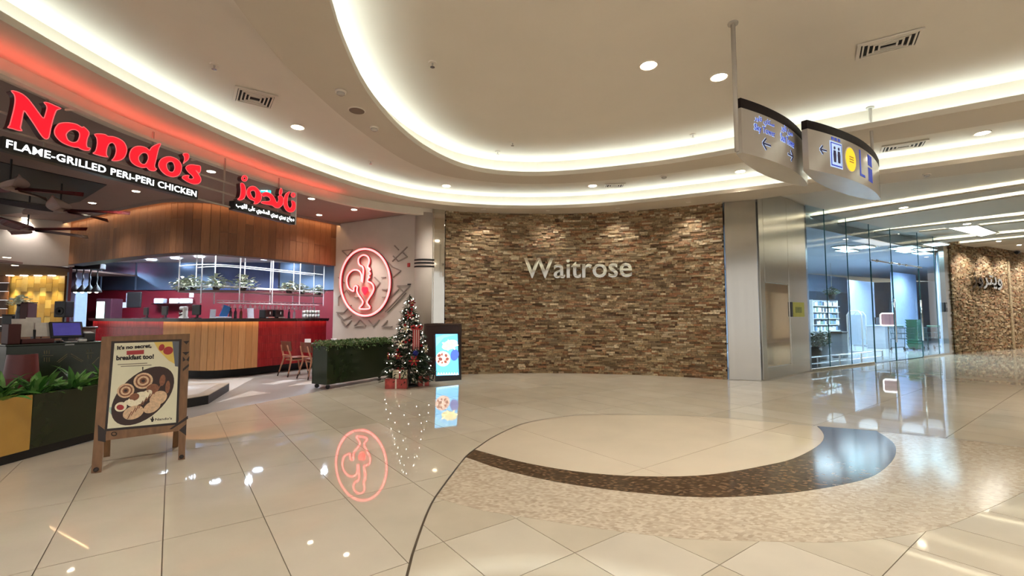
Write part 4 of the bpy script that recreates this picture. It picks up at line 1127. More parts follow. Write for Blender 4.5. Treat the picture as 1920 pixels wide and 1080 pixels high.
for r, m, d, du in ((0.155, m_white, 0.003, 0.0), (0.145, m_yel, 0.006, 0.012)):
    sign_poly(w2, at2, [(0.85 + du + r * 0.93 * math.cos(a * PI / 12), 0.25 + r * math.sin(a * PI / 12)) for a in range(24)], m, d)
for k in range(3):
    sign_poly(w2, at2, rect(0.82, 0.215 + k * 0.03, 0.93, 0.227 + k * 0.03), mat('sign_ochre', (176, 146, 30), 0.5), 0.008)
for a in (rect(1.13, 0.1, 1.165, 0.43), rect(1.165, 0.1, 1.3, 0.13)):
    sign_poly(w2, at2, a, m_blue1, 0.004)
for k in range(4):
    sign_poly(w2, at2, rect(1.45 + k * 0.05, 0.09, 1.475 + k * 0.05, 0.27), m_blue1, 0.004); sign_poly(w2, at2, rect(1.45 + k * 0.05, 0.3, 1.475 + k * 0.05, 0.44), m_blue1, 0.004)
for P_, w in ((Vector((2.255, 4.5, 0)), w1), (Vector((5.12, 6.38, 0)), w2)):
    MB().tube([Vector((P_.x, P_.y, ZB if w is w1 else ZT)), Vector((P_.x, P_.y, Z_UP))], 0.022 if w is w1 else 0.02, 10).build('hanging_rod', m_signgrey, w, True)
    MB().lathe((P_.x, P_.y, Z_UP - 0.02), [(0.05, 0), (0.05, 0.02)], 14).build('ceiling_plate', m_signgrey, w)
# ================================================================== foreground planter with leaves
PF0, PF1 = Vector((-4.83, 3.55, 0)), Vector((-4.72, 6.25, 0))
pt = (PF1 - PF0).normalized(); pn = Vector((pt.y, -pt.x, 0))          # pn points to the hall
m_dgreen = mat('dark_green_lacquer', (34, 44, 24), 0.22, var=0.06)
m_ochre = mat('ochre_panel', (192, 150, 74), 0.4, var=0.06)
m_soil = mat('potting_soil', (48, 36, 26), 0.95, bump=0.6)
def wall_box(name, a, b, z0, z1, th, m, parent, lift=0.0):
    return panel(name, a, b, z0, z1, th, m, parent, gap=0.002, front=lift)
fp = thing('planter_box', 'low planter in dark green and ochre panels in the left foreground', 'planter', (PF0 + PF1) / 2)
split = VP(60, 780, PF0, PF1)
wall_box('ochre_panel', PF0, split, 0.09, 0.63, 0.03, m_ochre, fp)
wall_box('green_panel', split, PF1, 0.09, 0.63, 0.03, m_dgreen, fp)
B0, B1_ = PF0 - pn * 0.42, PF1 - pn * 0.42
wall_box('back_panel', B0, B1_, 0.09, 0.63, 0.03, m_dgreen, fp)
wall_box('end_panel', PF1, B1_, 0.09, 0.63, 0.03, m_dgreen, fp)
wall_box('kick_plinth', PF0 - pn * 0.03, PF1 - pn * 0.03, 0.0, 0.09, 0.36, m_black, fp)
MB().prism([p for p in (PF0 - pn * 0.03, PF0 - pn * 0.4, PF1 - pn * 0.4, PF1 - pn * 0.03)][::-1], 0.5, 0.56).build('soil', m_soil, fp)
m_leaf = mat('glossy_green_leaf', (62, 112, 48), 0.25, var=0.2, scale=9, ramp=[(46, 96, 38), (84, 140, 62), (120, 168, 96), (60, 114, 48)])
def leaf_mesh(name, l, w, droop, m):
    mb = MB(); n = 6; L_, R_, Mi = [], [], []
    for i in range(n + 1):
        t = i / n; x = l * (t - 0.12 * t * t * droop); z = l * (0.75 * t - droop * 0.75 * t * t); ww = w * math.sin(PI * (0.06 + 0.94 * t) ** 0.8) * 0.5 + 0.001
        Mi.append(Vector((x, 0, z - ww * 0.35))); L_.append(Vector((x, ww, z))); R_.append(Vector((x, -ww, z)))
    mb.ribbon(L_, Mi); mb.ribbon(Mi, R_)
    return mb.mesh(name, m, True)
leaves = [leaf_mesh('leaf', 0.34, 0.055, 0.9, m_leaf), leaf_mesh('leaf', 0.28, 0.05, 0.5, m_leaf), leaf_mesh('leaf', 0.24, 0.06, 1.3, m_leaf)]
rnd = random.Random(8)
_ord = ('first', 'second', 'third', 'fourth', 'fifth', 'sixth', 'seventh', 'eighth', 'ninth', 'tenth', 'eleventh', 'twelfth', 'thirteenth', 'fourteenth')
for k in range(14):
    c = PF0.lerp(PF1, 0.02 + 0.95 * k / 13) - pn * (0.14 + 0.14 * (k % 2))
    t = thing('leafy_plant', '%s leafy green plant from the menu board in the foreground planter' % _ord[13 - k], 'plant', (c.x, c.y, 0.56), rnd.uniform(0, 6), 'plants in the foreground planter')
    for j in range(22):
        o = put('leaf', leaves[rnd.randrange(3)], t, False)
        o.rotation_euler = (rnd.uniform(-0.3, 0.3), rnd.uniform(-0.9, 0.0), j * 2.4 + rnd.uniform(-0.4, 0.4))
        s = rnd.uniform(0.85, 1.35); o.scale = (s, s * 1.25, s * 0.85); o.location = (rnd.uniform(-0.03, 0.03), rnd.uniform(-0.03, 0.03), 0)

# ================================================================== host desk with till
D0, D1 = G(12.6, 646.7, 1.05), G(191, 640, 1.05); D0.z = D1.z = 0
dt = (D1 - D0).normalized(); dn = Vector((dt.y, -dt.x, 0))
hd = thing('host_desk', 'dark green host desk with gold line motifs behind the foreground planter', 'desk', (D0 + D1) / 2)
m_gold = mat('gold_line', (120, 110, 70), 0.4)
panel('front_panel', D0, D1, 0.0, 1.03, 0.03, m_dgreen, hd, 0.002)
panel('end_panel', D0 - dn * 0.55, D0, 0.0, 1.03, 0.03, m_dgreen, hd, 0.002); panel('end_panel', D1, D1 - dn * 0.55, 0.0, 1.03, 0.03, m_dgreen, hd, 0.002)
MB().chbox((D0 + D1) / 2 - dn * 0.28 + Vector((0, 0, 1.04)), ((D1 - D0).length + 0.03, 0.6, 0.024), 0.006, math.atan2(dt.y, dt.x)).build('desk_top', m_dgreen, hd)
DC = lambda cx, cy: VP(cx / 6.75, 560 + cy / 6.75, D0, D1)
for a, b in (((540, 722), (672, 718)), ((560, 660), (560, 700)), ((590, 655), (590, 700)), ((620, 655), (620, 700)), ((560, 745), (560, 795)), ((590, 745), (590, 800)), ((620, 745), (620, 795)), ((720, 800), (850, 700)), ((740, 810), (850, 725)), ((900, 700), (1050, 790)), ((900, 725), (1035, 800)), ((1090, 690), (1180, 688)), ((1110, 640), (1110, 670)), ((1150, 640), (1150, 670)), ((1110, 710), (1110, 760)), ((1150, 710), (1150, 760)), ((1160, 830), (1250, 740))):
    MB().bar(DC(*a) + dn * 0.002, DC(*b) + dn * 0.002, 0.006, 0.006, up=dn).build('line_motif', m_gold, hd)
MB().chbox(DC(880, 582) + dn * 0.004, (0.1, 0.01, 0.012), 0.002, math.atan2(dt.y, dt.x)).build('name_plate', m_paper, hd)
dz = 1.0525
def on_desk(f, back):
    return D0.lerp(D1, f) - dn * back + Vector((0, 0, dz))
rzd = math.atan2(dt.y, dt.x)
t = thing('till_monitor', 'black touch screen till with a violet screen on the host desk', 'monitor', on_desk(0.66, 0.17), rzd)
put('foot', MB().chbox((0, 0.05, 0.012), (0.26, 0.2, 0.024), 0.008).mesh('foot', m_plastic), t, False)
put('stem', MB().chbox((0, 0.08, 0.09), (0.07, 0.05, 0.15), 0.01).mesh('stem', m_plastic), t, False)
Rx = Matrix.Rotation(-0.35, 3, 'X')
scr = put('housing', MB().chbox((0, 0.03, 0.17), (0.36, 0.035, 0.24), 0.012, M=Rx).mesh('housing', m_plastic), t, False)
m_scr = mat('violet_screen', (52, 48, 110), 0.15, emit=0.5, ecol=(64, 60, 130), var=0.25, scale=6)
put('screen', MB().chbox(Vector((0, 0.03, 0.17)) + Rx @ Vector((0, -0.019, 0.005)), (0.30, 0.004, 0.185), 0.002, M=Rx).mesh('screen', m_scr), scr, False)
t = thing('receipt_printer', 'black receipt printer with white paper on the host desk corner', 'printer', on_desk(0.9, 0.2), rzd)
put('body', MB().chbox((0, 0, 0.06), (0.13, 0.18, 0.12), 0.015).mesh('body', m_plastic), t, False)
put('paper', MB().chbox((0, -0.02, 0.128), (0.1, 0.1, 0.012), 0.003, M=Matrix.Rotation(0.15, 3, 'X')).mesh('paper', m_paper), t, False)
m_maroon = mat('maroon_box', (78, 26, 24), 0.5)
t = thing('menu_rack', 'maroon menu rack holding printed white menus on the host desk', 'menu rack', on_desk(0.3, 0.2), rzd)
put('side_panel', MB().chbox((-0.2, 0, 0.13), (0.12, 0.22, 0.26), 0.008).mesh('side_panel', m_maroon), t, False)
put('tray', MB().chbox((0.03, -0.04, 0.03), (0.32, 0.16, 0.06), 0.01).mesh('tray', m_maroon), t, False)
put('divider', MB().chbox((0.02, 0.03, 0.1), (0.02, 0.1, 0.16), 0.004).mesh('divider', m_black), t, False)
m_menu = mat('printed_menu', (228, 224, 216), 0.5, var=0.08, scale=12)
for k, (x, y, h) in enumerate(((-0.06, 0.02, 0.25), (0.11, 0.03, 0.24), (0.04, 0.1, 0.32), (-0.1, 0.09, 0.3))):
    put('menu', MB().chbox((x, y, 0.06 + h / 2), (0.15, 0.008, h * 0.8), 0.002, M=Matrix.Rotation(-0.2, 3, 'X')).mesh('menu', m_menu), t, False)
t = thing('payment_terminal', 'white card terminal in front of the till screen', 'terminal', on_desk(0.8, 0.08), rzd)
put('body', MB().chbox((0, 0, 0.02), (0.09, 0.06, 0.035), 0.01).mesh('body', m_white), t, False)
put('keypad', MB().chbox((0.01, -0.01, 0.039), (0.04, 0.03, 0.006), 0.002).mesh('keypad', m_plastic), t, False)
tag(MB().sphere(on_desk(0.56, 0.04) + Vector((0, 0, 0.02)), 0.02).build('desk_bell', m_chrome), 'small chrome bell at the front edge of the host desk', 'bell')
tag(MB().chbox(on_desk(0.66, 0.05) + Vector((0, 0, 0.006)), (0.13, 0.05, 0.01), 0.003, rzd).build('receipt_pad', m_paper), 'white receipt pad lying below the till screen', 'pad')
# maroon armchair between desk and planter
cp = G(52, 700, 0.55); cp = Vector((-5.74, 5.42, 0))
t = thing('armchair', 'maroon leather armchair between the host desk and the planter leaves', 'chair', cp, rzd + 2.9)
m_leather = mat('maroon_leather', (110, 44, 44), 0.35, var=0.08)
put('seat', MB().chbox((0, 0, 0.4), (0.25, 0.25, 0.1), 0.04).mesh('seat', m_leather), t, False)
bkp = [Vector((0.14 * math.cos(a), 0.14 * math.sin(a), 0)) for a in [PI * (0.0 + i / 12) for i in range(13)]]
mb = MB()
for z0, z1, r0, r1 in ((0.42, 0.7, 0.9, 1.08), (0.7, 0.97, 1.08, 0.92)):
    mb.ribbon([Vector((p.x * r0, p.y * r0, z0)) for p in bkp], [Vector((p.x * r1, p.y * r1, z1)) for p in bkp])
    mb.ribbon([Vector((p.x * r1 * 0.8, p.y * r1 * 0.8, z1)) for p in bkp], [Vector((p.x * r0 * 0.8, p.y * r0 * 0.8, z0)) for p in bkp])
mb.ribbon([Vector((p.x * 0.92, p.y * 0.92, 0.97)) for p in bkp], [Vector((p.x * 0.736, p.y * 0.736, 0.97)) for p in bkp])
put('backrest', mb.mesh('backrest', m_leather, True), t, False)
for s in ((0.09, 0.09), (-0.09, 0.09), (0.09, -0.09), (-0.09, -0.09)):
    put('leg', MB().tube([(s[0], s[1], 0.36), (s[0] * 1.2, s[1] * 1.2, 0)], 0.014, 8).mesh('leg', m_dkwood), t, False)
# service cabinet with vase and speaker behind the desk
SCx = DEP(60, 620, 9.6)
t = thing('service_cabinet', 'dark service cabinet behind the host desk', 'cabinet', (SCx.x, 9.8, 0))
put('body', MB().chbox((0, 0, 0.58), (1.9, 0.45, 1.16), 0.01).mesh('body', m_dkwood), t, False)
put('top', MB().chbox((0, 0, 1.18), (1.96, 0.5, 0.04), 0.008).mesh('top', m_worktop), t, False)
for s in (-0.48, 0.0, 0.48):
    d = put('door', MB().chbox((s, -0.235, 0.6), (0.45, 0.02, 1.0), 0.006).mesh('door', m_oak), t, False)
    put('knob', MB().sphere((s + 0.17, -0.255, 0.7), 0.018).mesh('knob', m_chrome), d, False)
def on_cab(px, w):
    return Vector(((px - 960) / FPX * 9.75, 9.75, 1.2005))
p = on_cab(38, 0); t = thing('flower_vase', 'white flowers in a dark vase on the service cabinet', 'vase', p)
put('vase', MB().lathe((0, 0, 0), [(0.05, 0), (0.07, 0.1), (0.06, 0.3), (0.045, 0.42), (0.055, 0.48)], 16).mesh('vase', m_bot[0], True), t, False)
m_flower = mat('white_petal', (240, 240, 226), 0.5, ramp=[(250, 250, 240), (214, 224, 190), (236, 236, 220)])
put('flowers', bush(77, 150, 0.2, 0.22, 0.09).mesh('flowers', m_flower), t, False).location = (0, 0, 0.46)
for k, (px, w, h, lab) in enumerate(((20, 0.22, 0.24, 'dark square box on the service cabinet left of the vase'), (50, 0.16, 0.5, 'tall dark maroon box on the service cabinet beside the vase'))):
    p = on_cab(px, w); t = thing('storage_box', lab, 'box', p)
    put('body', MB().chbox((0, 0.05, h / 2), (w, 0.2, h), 0.01).mesh('body', m_maroon if k else m_plastic), t, False)
    put('lid', MB().chbox((0, 0.05, h + 0.012), (w + 0.01, 0.21, 0.02), 0.004).mesh('lid', m_black), t, False)
p = on_cab(121, 0); t = thing('loudspeaker', 'black loudspeaker on a short stand at the right end of the service cabinet', 'speaker', Vector((p.x, 9.75, 1.2005)))
put('stand', MB().lathe((0, 0, 0), [(0.08, 0), (0.08, 0.015), (0.015, 0.03), (0.015, 0.2)], 14).mesh('stand', m_black), t, False)
put('cabinet', MB().chbox((0, 0, 0.37), (0.24, 0.2, 0.34), 0.015).mesh('cabinet', m_plastic), t, False)
put('cone', MB().lathe((0, -0.1, 0.33), [(0.08, 0), (0.085, 0.01), (0.03, 0.0)], 18, M=Matrix.Rotation(PI / 2, 3, 'X')).mesh('cone', m_black), t, False)

# ================================================================== A-frame menu board
AL, AR = G(181, 886, 0), G(342, 861, 0)
ae = (AR - AL).normalized(); ab = Vector((-ae.y, ae.x, 0))              # away from the hall
ATop = 1.215; lean = 0.20
ap = AL; aup = (Vector((0, 0, ATop)) + ab * lean).normalized(); an = ae.cross(aup).normalized()
if an.y > 0: an = -an
def AP(px, py): return PLN(px, py, ap, an)
def apix(*pp): return [AP(*p) for p in pp]
PC_ = lambda cx, cy: AP(180 + cx / 5.142, 620 + cy / 5.142)
m_frame = mat('walnut_frame', (122, 88, 58), 0.4, var=0.18, scale=6, stretch=(5, 5, 1))
m_frame_dk = mat('dark_pattern_paint', (38, 24, 18), 0.4)
af = thing('menu_board', 'wooden A-frame menu board with a breakfast poster standing on the marble floor', 'signboard', (AL + AR) / 2 + ab * 0.2)
def bd(name, pts, d0, d1, m, parent=None):
    return MB().slab([p + an * d0 for p in pts], an * (d1 - d0)).build(name, m, parent or af)
LO, LI = (193, 632), (214, 641)
bd('stile', apix((191, 632), (211, 631), (190, 887), (171, 887)), -0.02, 0.02, m_frame)
bd('stile', apix((337, 627), (356, 626), (346.5, 861), (334, 862)), -0.02, 0.02, m_frame)
bd('top_rail', apix((192, 632), (356, 626), (355, 641), (191, 648)), -0.021, 0.021, m_frame)
bd('bottom_rail', apix((200, 805), (350, 787), (349, 806), (198, 826)), -0.021, 0.021, m_frame)
for px in ((180.5, 880), (340, 856)):
    p = AP(*px); MB().lathe(p + an * 0.02, [(0.02, 0), (0.02, 0.012), (0.012, 0.018)], 12, M=an.to_track_quat('Z', 'Y').to_matrix()).build('foot_bolt', m_frame_dk, af)
bp = MB()
hinge = 1.12
for f in (0.06, 0.94):
    a = AL.lerp(AR, f) + ab * 0.58; b = AL.lerp(AR, f) + aup * (ATop * 0.98) + ab * 0.03
    MB().bar(a, b, 0.05, 0.035).build('rear_leg', m_frame, af)
MB().bar(AL.lerp(AR, 0.06) + ab * 0.5 + Vector((0, 0, 0.26)), AL.lerp(AR, 0.94) + ab * 0.5 + Vector((0, 0, 0.26)), 0.05, 0.02).build('rear_rail', m_frame, af)
bd('back_board', apix((209, 636), (340, 632), (336, 800), (196, 815)), -0.018, -0.006, m_frame_dk)
bd('poster_border', [PC_(150, 105), PC_(825, 85), PC_(790, 905), PC_(90, 970)], 0.0205, 0.024, m_frame_dk)
m_poster = mat('cream_poster', (226, 220, 190), 0.35, var=0.04, scale=4)
po = bd('poster', [PC_(180, 125), PC_(800, 105), PC_(770, 885), PC_(110, 945)], 0.0245, 0.026, m_poster)
def pp(name, pts, m, lv=1):
    return bd(name, [PC_(*p) for p in pts], 0.0262, 0.0262 + 0.0006 * lv, m, po)
m_pblack = mat('print_dark', (34, 22, 18), 0.5); m_pan = mat('print_pan', (52, 30, 24), 0.45)
m_pred = mat('print_red', (160, 46, 48), 0.5); m_pyel = mat('print_yellow', (222, 190, 96), 0.5); m_pgrey = mat('print_grey', (96, 100, 108), 0.5)
m_pbeige = mat('print_pastry', (214, 180, 144), 0.5, var=0.2, scale=60); m_pbrown = mat('print_brown', (132, 84, 58), 0.5, var=0.2, scale=60); m_pcream = mat('print_egg', (240, 230, 200), 0.5, var=0.1, scale=60); m_pmint = mat('print_mint', (170, 196, 176), 0.5)
el = lambda cx, cy, rx, ry, rot=0.0, n=24: [(cx + rx * math.cos(a) * math.cos(rot) - ry * math.sin(a) * math.sin(rot), cy + rx * math.cos(a) * math.sin(rot) + ry * math.sin(a) * math.cos(rot)) for a in [2 * PI * i / n for i in range(n)]]
pp('print_leaf_ground', [(560, 115), (735, 108), (770, 330), (700, 290), (600, 190)], m_pyel, 1)
pp('print_grey_edge', [(735, 108), (800, 105), (790, 350), (760, 345)], m_pgrey, 2)
pp('print_petal', el(632, 165, 26, 34, 0.5), m_pred, 3); pp('print_petal', el(695, 195, 48, 38, -0.3), m_pred, 3)
pp('print_mint_shadow', [(max(130, x), y) for x, y in el(200, 800, 95, 38, 0.6)], m_pmint, 1)
pp('print_pan', [(max(140, x), y) for x, y in el(450, 630, 360, 205, -0.72, 36)], m_pan, 2)
for cx, cy, r in ((287, 580, 85), (455, 485, 95)):
    for i, (k, m) in enumerate(((1.0, m_pbeige), (0.78, m_pbrown), (0.6, m_pbeige), (0.38, m_pbrown), (0.2, m_pan))):
        pp('print_roll', el(cx, cy, r * k, r * k * 0.8, -0.3), m, 4 + i)
for pts, m, lv in ((el(400, 660, 110, 55, -0.5), m_pcream, 4), (el(545, 560, 62, 45, -0.3), m_pbrown, 5), (el(370, 640, 50, 34, -0.4), m_pbrown, 6), (el(240, 735, 60, 45, -0.3), m_pcream, 5), (el(235, 740, 36, 26), m_pred, 6), (el(480, 620, 70, 36, -0.6), m_pcream, 5), (el(600, 650, 90, 62, -0.5), m_pbeige, 5), (el(360, 790, 105, 62, -0.35), m_pbeige, 6), (el(540, 735, 90, 50, -0.5), m_pbeige, 6), (el(640, 480, 28, 55, 0.2), m_pbrown, 5), (el(690, 545, 22, 62, 0.1), m_pbrown, 5), (el(320, 690, 50, 24, -0.2), m_pcream, 7)):
    pp('print_food', pts, m, lv)
for k in range(9):
    x, y = 300 + k * 36, 850 - k * 34
    pp('print_grill_line', [(x, y), (x + 8, y + 4), (x + 50, y - 70), (x + 42, y - 74)], m_pbrown, 9)
def ptext(body, c0, c1, hh, m, bold=0.02, lv=6):
    a, b = PC_(*c0), PC_(*c1); X = (b - a); w = X.length; X.normalize(); Y = an.cross(X)
    if Y.z < 0: Y = -Y
    O = a + an * 0.0275
    hgt = (PC_(c0[0], c0[1] - hh) - a).length
    text_on('lettering', body, O, X, Y, w, hgt, m, po, 0.0004, bold)
ptext("It's no secret,", (205, 195), (535, 172), 46, m_pblack, 0.05)
pp('print_red_box', [(296, 198), (463, 188), (462, 228), (296, 237)], m_pred, 3)
ptext('we do', (310, 231), (450, 223), 28, m_pblack, 0.04)
ptext('breakfast too!', (195, 290), (557, 274), 48, m_pblack, 0.05)
for y0, x0, x1 in ((326, 210, 495), (344, 240, 535)):
    pp('print_small_line', [(x0, y0), (x1, y0 - 14), (x1, y0 - 7), (x0, y0 + 7)], mat('print_line', (120, 110, 90), 0.5), 3)
pp('print_arrow', [(445, 352), (457, 351), (455, 392), (448, 392)], m_pblack, 3)
pp('print_rooster', [(518, 845), (535, 850), (540, 830), (550, 825), (552, 845), (560, 855), (548, 880), (535, 880), (530, 862)], m_pblack, 3)
ptext("Nando's", (568, 868), (730, 856), 24, m_pblack, 0.02)
for pts in ([(840, 105), (900, 100), (870, 135)], [(830, 210), (900, 205), (865, 240)], [(835, 250), (865, 285), (835, 300)], [(900, 245), (868, 285), (895, 300)], [(835, 370), (895, 320), (895, 345), (835, 395)], [(705, 950), (885, 820), (885, 850), (730, 950)], [(800, 960), (868, 900), (868, 1010)], [(20, 905), (95, 960), (95, 1075), (20, 1060)]):
    bd('painted_motif', [PC_(*p) for p in pts], 0.0208, 0.0216, m_frame_dk)
ring = [PC_(*p) + an * 0.022 for p in el(175, 995, 24, 18)]
MB().tube(ring, 0.004, 6, closed=True).build('ring_motif', m_frame_dk, af)

# ================================================================== green hedge planter
H0, H1 = G(612, 731), Vector((-2.72, 10.62, 0))
ht_ = (H1 - H0).normalized(); hn_ = Vector((ht_.y, -ht_.x, 0))
hp_ = thing('hedge_planter', 'tall dark green lacquered planter with a clipped hedge beside the christmas tree', 'planter', (H0 + H1) / 2)
panel('front_panel', H0, H1, 0.09, 0.84, 0.03, m_dgreen, hp_, 0.002)
panel('back_panel', H0 - hn_ * 0.4, H1 - hn_ * 0.4, 0.09, 0.84, 0.03, m_dgreen, hp_, 0.002)
panel('end_panel', H0 - hn_ * 0.4, H0, 0.09, 0.84, 0.03, m_dgreen, hp_, 0.002); panel('end_panel', H1, H1 - hn_ * 0.4, 0.09, 0.84, 0.03, m_dgreen, hp_, 0.002)
MB().chbox((H0 + H1) / 2 - hn_ * 0.21 + Vector((0, 0, 0.1)), ((H1 - H0).length - 0.02, 0.38, 0.02), 0.003, math.atan2(ht_.y, ht_.x)).build('base_board', m_black, hp_)
for f in (0.04, 0.96):
    for d in (0.05, 0.36):
        p = H0.lerp(H1, f) - hn_ * d
        w_ = MB().lathe((p.x, p.y, 0.045), [(0.012, -0.02), (0.042, -0.014), (0.042, 0.014), (0.012, 0.02)], 14, M=Matrix.Rotation(PI / 2, 3, 'X')).build('castor', m_black, hp_)
        MB().bar(Vector((p.x, p.y, 0.05)), Vector((p.x, p.y, 0.095)), 0.03).build('fork', m_chrome, w_)
hg = thing('hedge', 'clipped leafy hedge filling the tall green planter', 'hedge', (H0 + H1) / 2 + Vector((0, 0, 0.78)) - hn_ * 0.2)
m_hedge = mat('hedge_leaf', (52, 84, 36), 0.4, ramp=[(30, 58, 22), (70, 104, 46), (96, 128, 66), (44, 76, 30), (150, 160, 110)], var=0.1)
rr = random.Random(4); mb = MB(); Lh = (H1 - H0).length
for i in range(2600):
    c = H0 + ht_ * rr.uniform(-0.03, Lh + 0.03) - hn_ * rr.uniform(-0.05, 0.44) + Vector((0, 0, 0.72 + 0.2 * rr.random() ** 0.6 + 0.03 * rr.random()))
    d = Vector((rr.uniform(-1, 1), rr.uniform(-1, 1), rr.uniform(-0.2, 1.2))).normalized(); s = d.cross(Vector((rr.uniform(-1, 1), rr.uniform(-1, 1), 0.3))).normalized(); l = rr.uniform(0.035, 0.065)
    mb.add([c - d * l / 2, c + s * l * 0.25, c + d * l / 2, c - s * l * 0.25], [(0, 1, 2, 3)])
tag(mb.build('foliage', m_hedge, hg), kind='stuff')
MB().chbox((H0 + H1) / 2 - hn_ * 0.2 + Vector((0, 0, 0.74)), (Lh - 0.06, 0.32, 0.1), 0.02, math.atan2(ht_.y, ht_.x)).build('soil', m_soil, hg)

# ================================================================== christmas tree, gifts, totem
TP = G(766, 723); TP = Vector((TP.x, TP.y, 0)); TH = 1.88
xt = thing('christmas_tree', 'decorated artificial christmas tree beside the hedge planter', 'tree', TP)
m_needle = mat('fir_needles', (24, 40, 22), 0.5, ramp=[(14, 26, 14), (30, 50, 26), (44, 66, 34), (20, 36, 20)], var=0.1)
rr = random.Random(21); mb = MB()
for i in range(3800):
    z = 0.1 + (TH - 0.14) * (1 - math.sqrt(rr.random())) ; rad = 0.52 * (1 - z / TH) ** 0.85 + 0.02
    a = rr.uniform(0, 2 * PI); r = rad * rr.uniform(0.45, 1.05)
    r *= 1 + 0.14 * math.sin(z * 26)
    c = TP + Vector((math.cos(a) * r, math.sin(a) * r, z)); d = Vector((math.cos(a), math.sin(a), rr.uniform(-0.7, 0.2))).normalized()
    s = d.cross(Vector((rr.uniform(-1, 1), rr.uniform(-1, 1), 1))).normalized(); l = rr.uniform(0.06, 0.13); w = 0.014
    mb.add([c - d * l / 2 - s * w, c - d * l / 2 + s * w, c + d * l / 2 + s * w * 0.3, c + d * l / 2 - s * w * 0.3], [(0, 1, 2, 3)])
tag(mb.build('needles', m_needle, xt), kind='stuff')
MB().tube([TP + Vector((0, 0, 0.05)), TP + Vector((0, 0, TH))], [0.04, 0.008], 8).build('trunk', m_dkwood, xt)
MB().lathe(TP, [(0.2, 0), (0.2, 0.02), (0.05, 0.05), (0.05, 0.12)], 16).build('stand', m_black, xt)
mb = MB()
for k in range(26):
    a = k * 2.4; z = 0.15 + k * 0.06; rad = 0.48 * (1 - z / TH) ** 0.85
    mb.tube([TP + Vector((0, 0, z + 0.06)), TP + Vector((math.cos(a) * rad, math.sin(a) * rad, z))], [0.012, 0.004], 5)
mb.build('branches', m_dkwood, xt)
def on_tree(px, py, extra=0.0):
    z = DEP(px, py, TP.y - 0.35).z; rad = 0.52 * (1 - max(0, z) / TH) ** 0.85 + 0.03 + extra
    x = DEP(px, py, TP.y - rad).x - TP.x
    x = max(-rad * 0.98, min(rad * 0.98, x)); y = -math.sqrt(max(0.0, rad * rad - x * x))
    return TP + Vector((x, y, z)), Vector((x, y, 0)).normalized()
m_prd = mat('red_poinsettia', (170, 36, 44), 0.45, var=0.1, scale=20); m_pwh = mat('white_poinsettia', (240, 234, 214), 0.45); m_bob = mat('silver_bauble', (214, 212, 208), 0.15, metal=0.8); m_bobb = mat('blue_bauble', (26, 30, 110), 0.15, metal=0.5); m_bobr = mat('red_bauble', (150, 30, 34), 0.2, metal=0.4)
def flower(px, py, r, m, label, grp):
    p, d = on_tree(px, py, 0.02)
    t = thing('poinsettia', label, 'ornament', p, math.atan2(d.y, d.x) - PI / 2 + PI, grp)
    for k in range(6):
        a = k * PI / 3
        put('petal', MB().add([(0, 0, 0), (math.cos(a - 0.3) * r * 0.6, -0.02, math.sin(a - 0.3) * r * 0.6), (math.cos(a) * r, -0.01, math.sin(a) * r), (math.cos(a + 0.3) * r * 0.6, -0.02, math.sin(a + 0.3) * r * 0.6)], [(0, 1, 2, 3)]).mesh('petal', m), t, False)
    put('centre', MB().sphere((0, -0.02, 0), r * 0.16).mesh('centre', mat('flower_centre', (200, 170, 70), 0.5)), t, False)
for x, y, r, m, lab in ((772, 567, 0.085, 0, 'red poinsettia nearest the top of the christmas tree'), (768, 591, 0.1, 0, 'red poinsettia in the upper third of the christmas tree'), (760, 617, 0.095, 1, 'large cream poinsettia in the middle of the christmas tree'), (751, 645, 0.1, 1, 'white poinsettia low left of the striped ribbon on the tree'), (724, 668, 0.085, 0, 'red poinsettia at the left edge of the christmas tree'), (747, 667, 0.085, 0, 'red poinsettia left of the blue bauble on the tree'), (775, 676, 0.12, 0, 'large red poinsettia below the blue bauble on the tree'), (793, 655, 0.1, 1, 'cream poinsettia at the right edge of the christmas tree')):
    flower(x, y, r, m_pwh if m else m_prd, lab, 'poinsettias on the christmas tree')
p, d = on_tree(778, 662, 0.02)
t = thing('blue_bauble', 'shiny dark blue bauble on the christmas tree', 'ornament', p); put('ball', MB().sphere((0, 0, 0), 0.06, 14, 10).mesh('ball', m_bobb, True), t, False); put('cap', MB().lathe((0, 0, 0.055), [(0.015, 0), (0.015, 0.02)], 8).mesh('cap', m_bob), t, False)
rr = random.Random(2)
bob = {k: MB().sphere((0, 0, 0), 0.03, 10, 8).mesh('bauble', m, True) for k, m in (('s', m_bob), ('r', m_bobr))}
for k in range(26):
    z = rr.uniform(0.25, 1.7); y = 723 - z / 1.9 * 176; w = 46 * (1 - z / 1.95); x = 766 + rr.uniform(-w, w)
    p, d = on_tree(x, y, 0.01); c = 's' if k % 3 else 'r'
    o = put('bauble', bob[c]); o.location = p
    tag(o, 'small round %s bauble on the christmas tree' % ('silver' if c == 's' else 'red'), 'ornament', '%s baubles on the christmas tree' % ('silver' if c == 's' else 'red'))
fl_ = thing('fairy_lights', 'string of tiny warm white fairy lights wound around the christmas tree', 'lights', TP)
m_bulb = mat('fairy_bulb', (255, 250, 235), 0.3, emit=9.0, ecol=(255, 246, 226))
pts = []
for i in range(240):
    z = 0.2 + 1.6 * i / 239; rad = 0.52 * (1 - z / TH) ** 0.85 + 0.02; a = i * 0.24
    pts.append(TP + Vector((math.cos(a) * rad, math.sin(a) * rad, z)))
MB().tube(pts, 0.003, 4).build('wire', m_dgreen, fl_)
ub = MB().sphere((0, 0, 0), 0.009, 4, 3).mesh('bulb', m_bulb)
for i in range(4, 240, 3):
    o = put('bulb', ub, fl_); o.location = pts[i] + (pts[i] - TP - Vector((0, 0, pts[i].z))).normalized() * 0.012
p, d = on_tree(779, 635, 0.03)
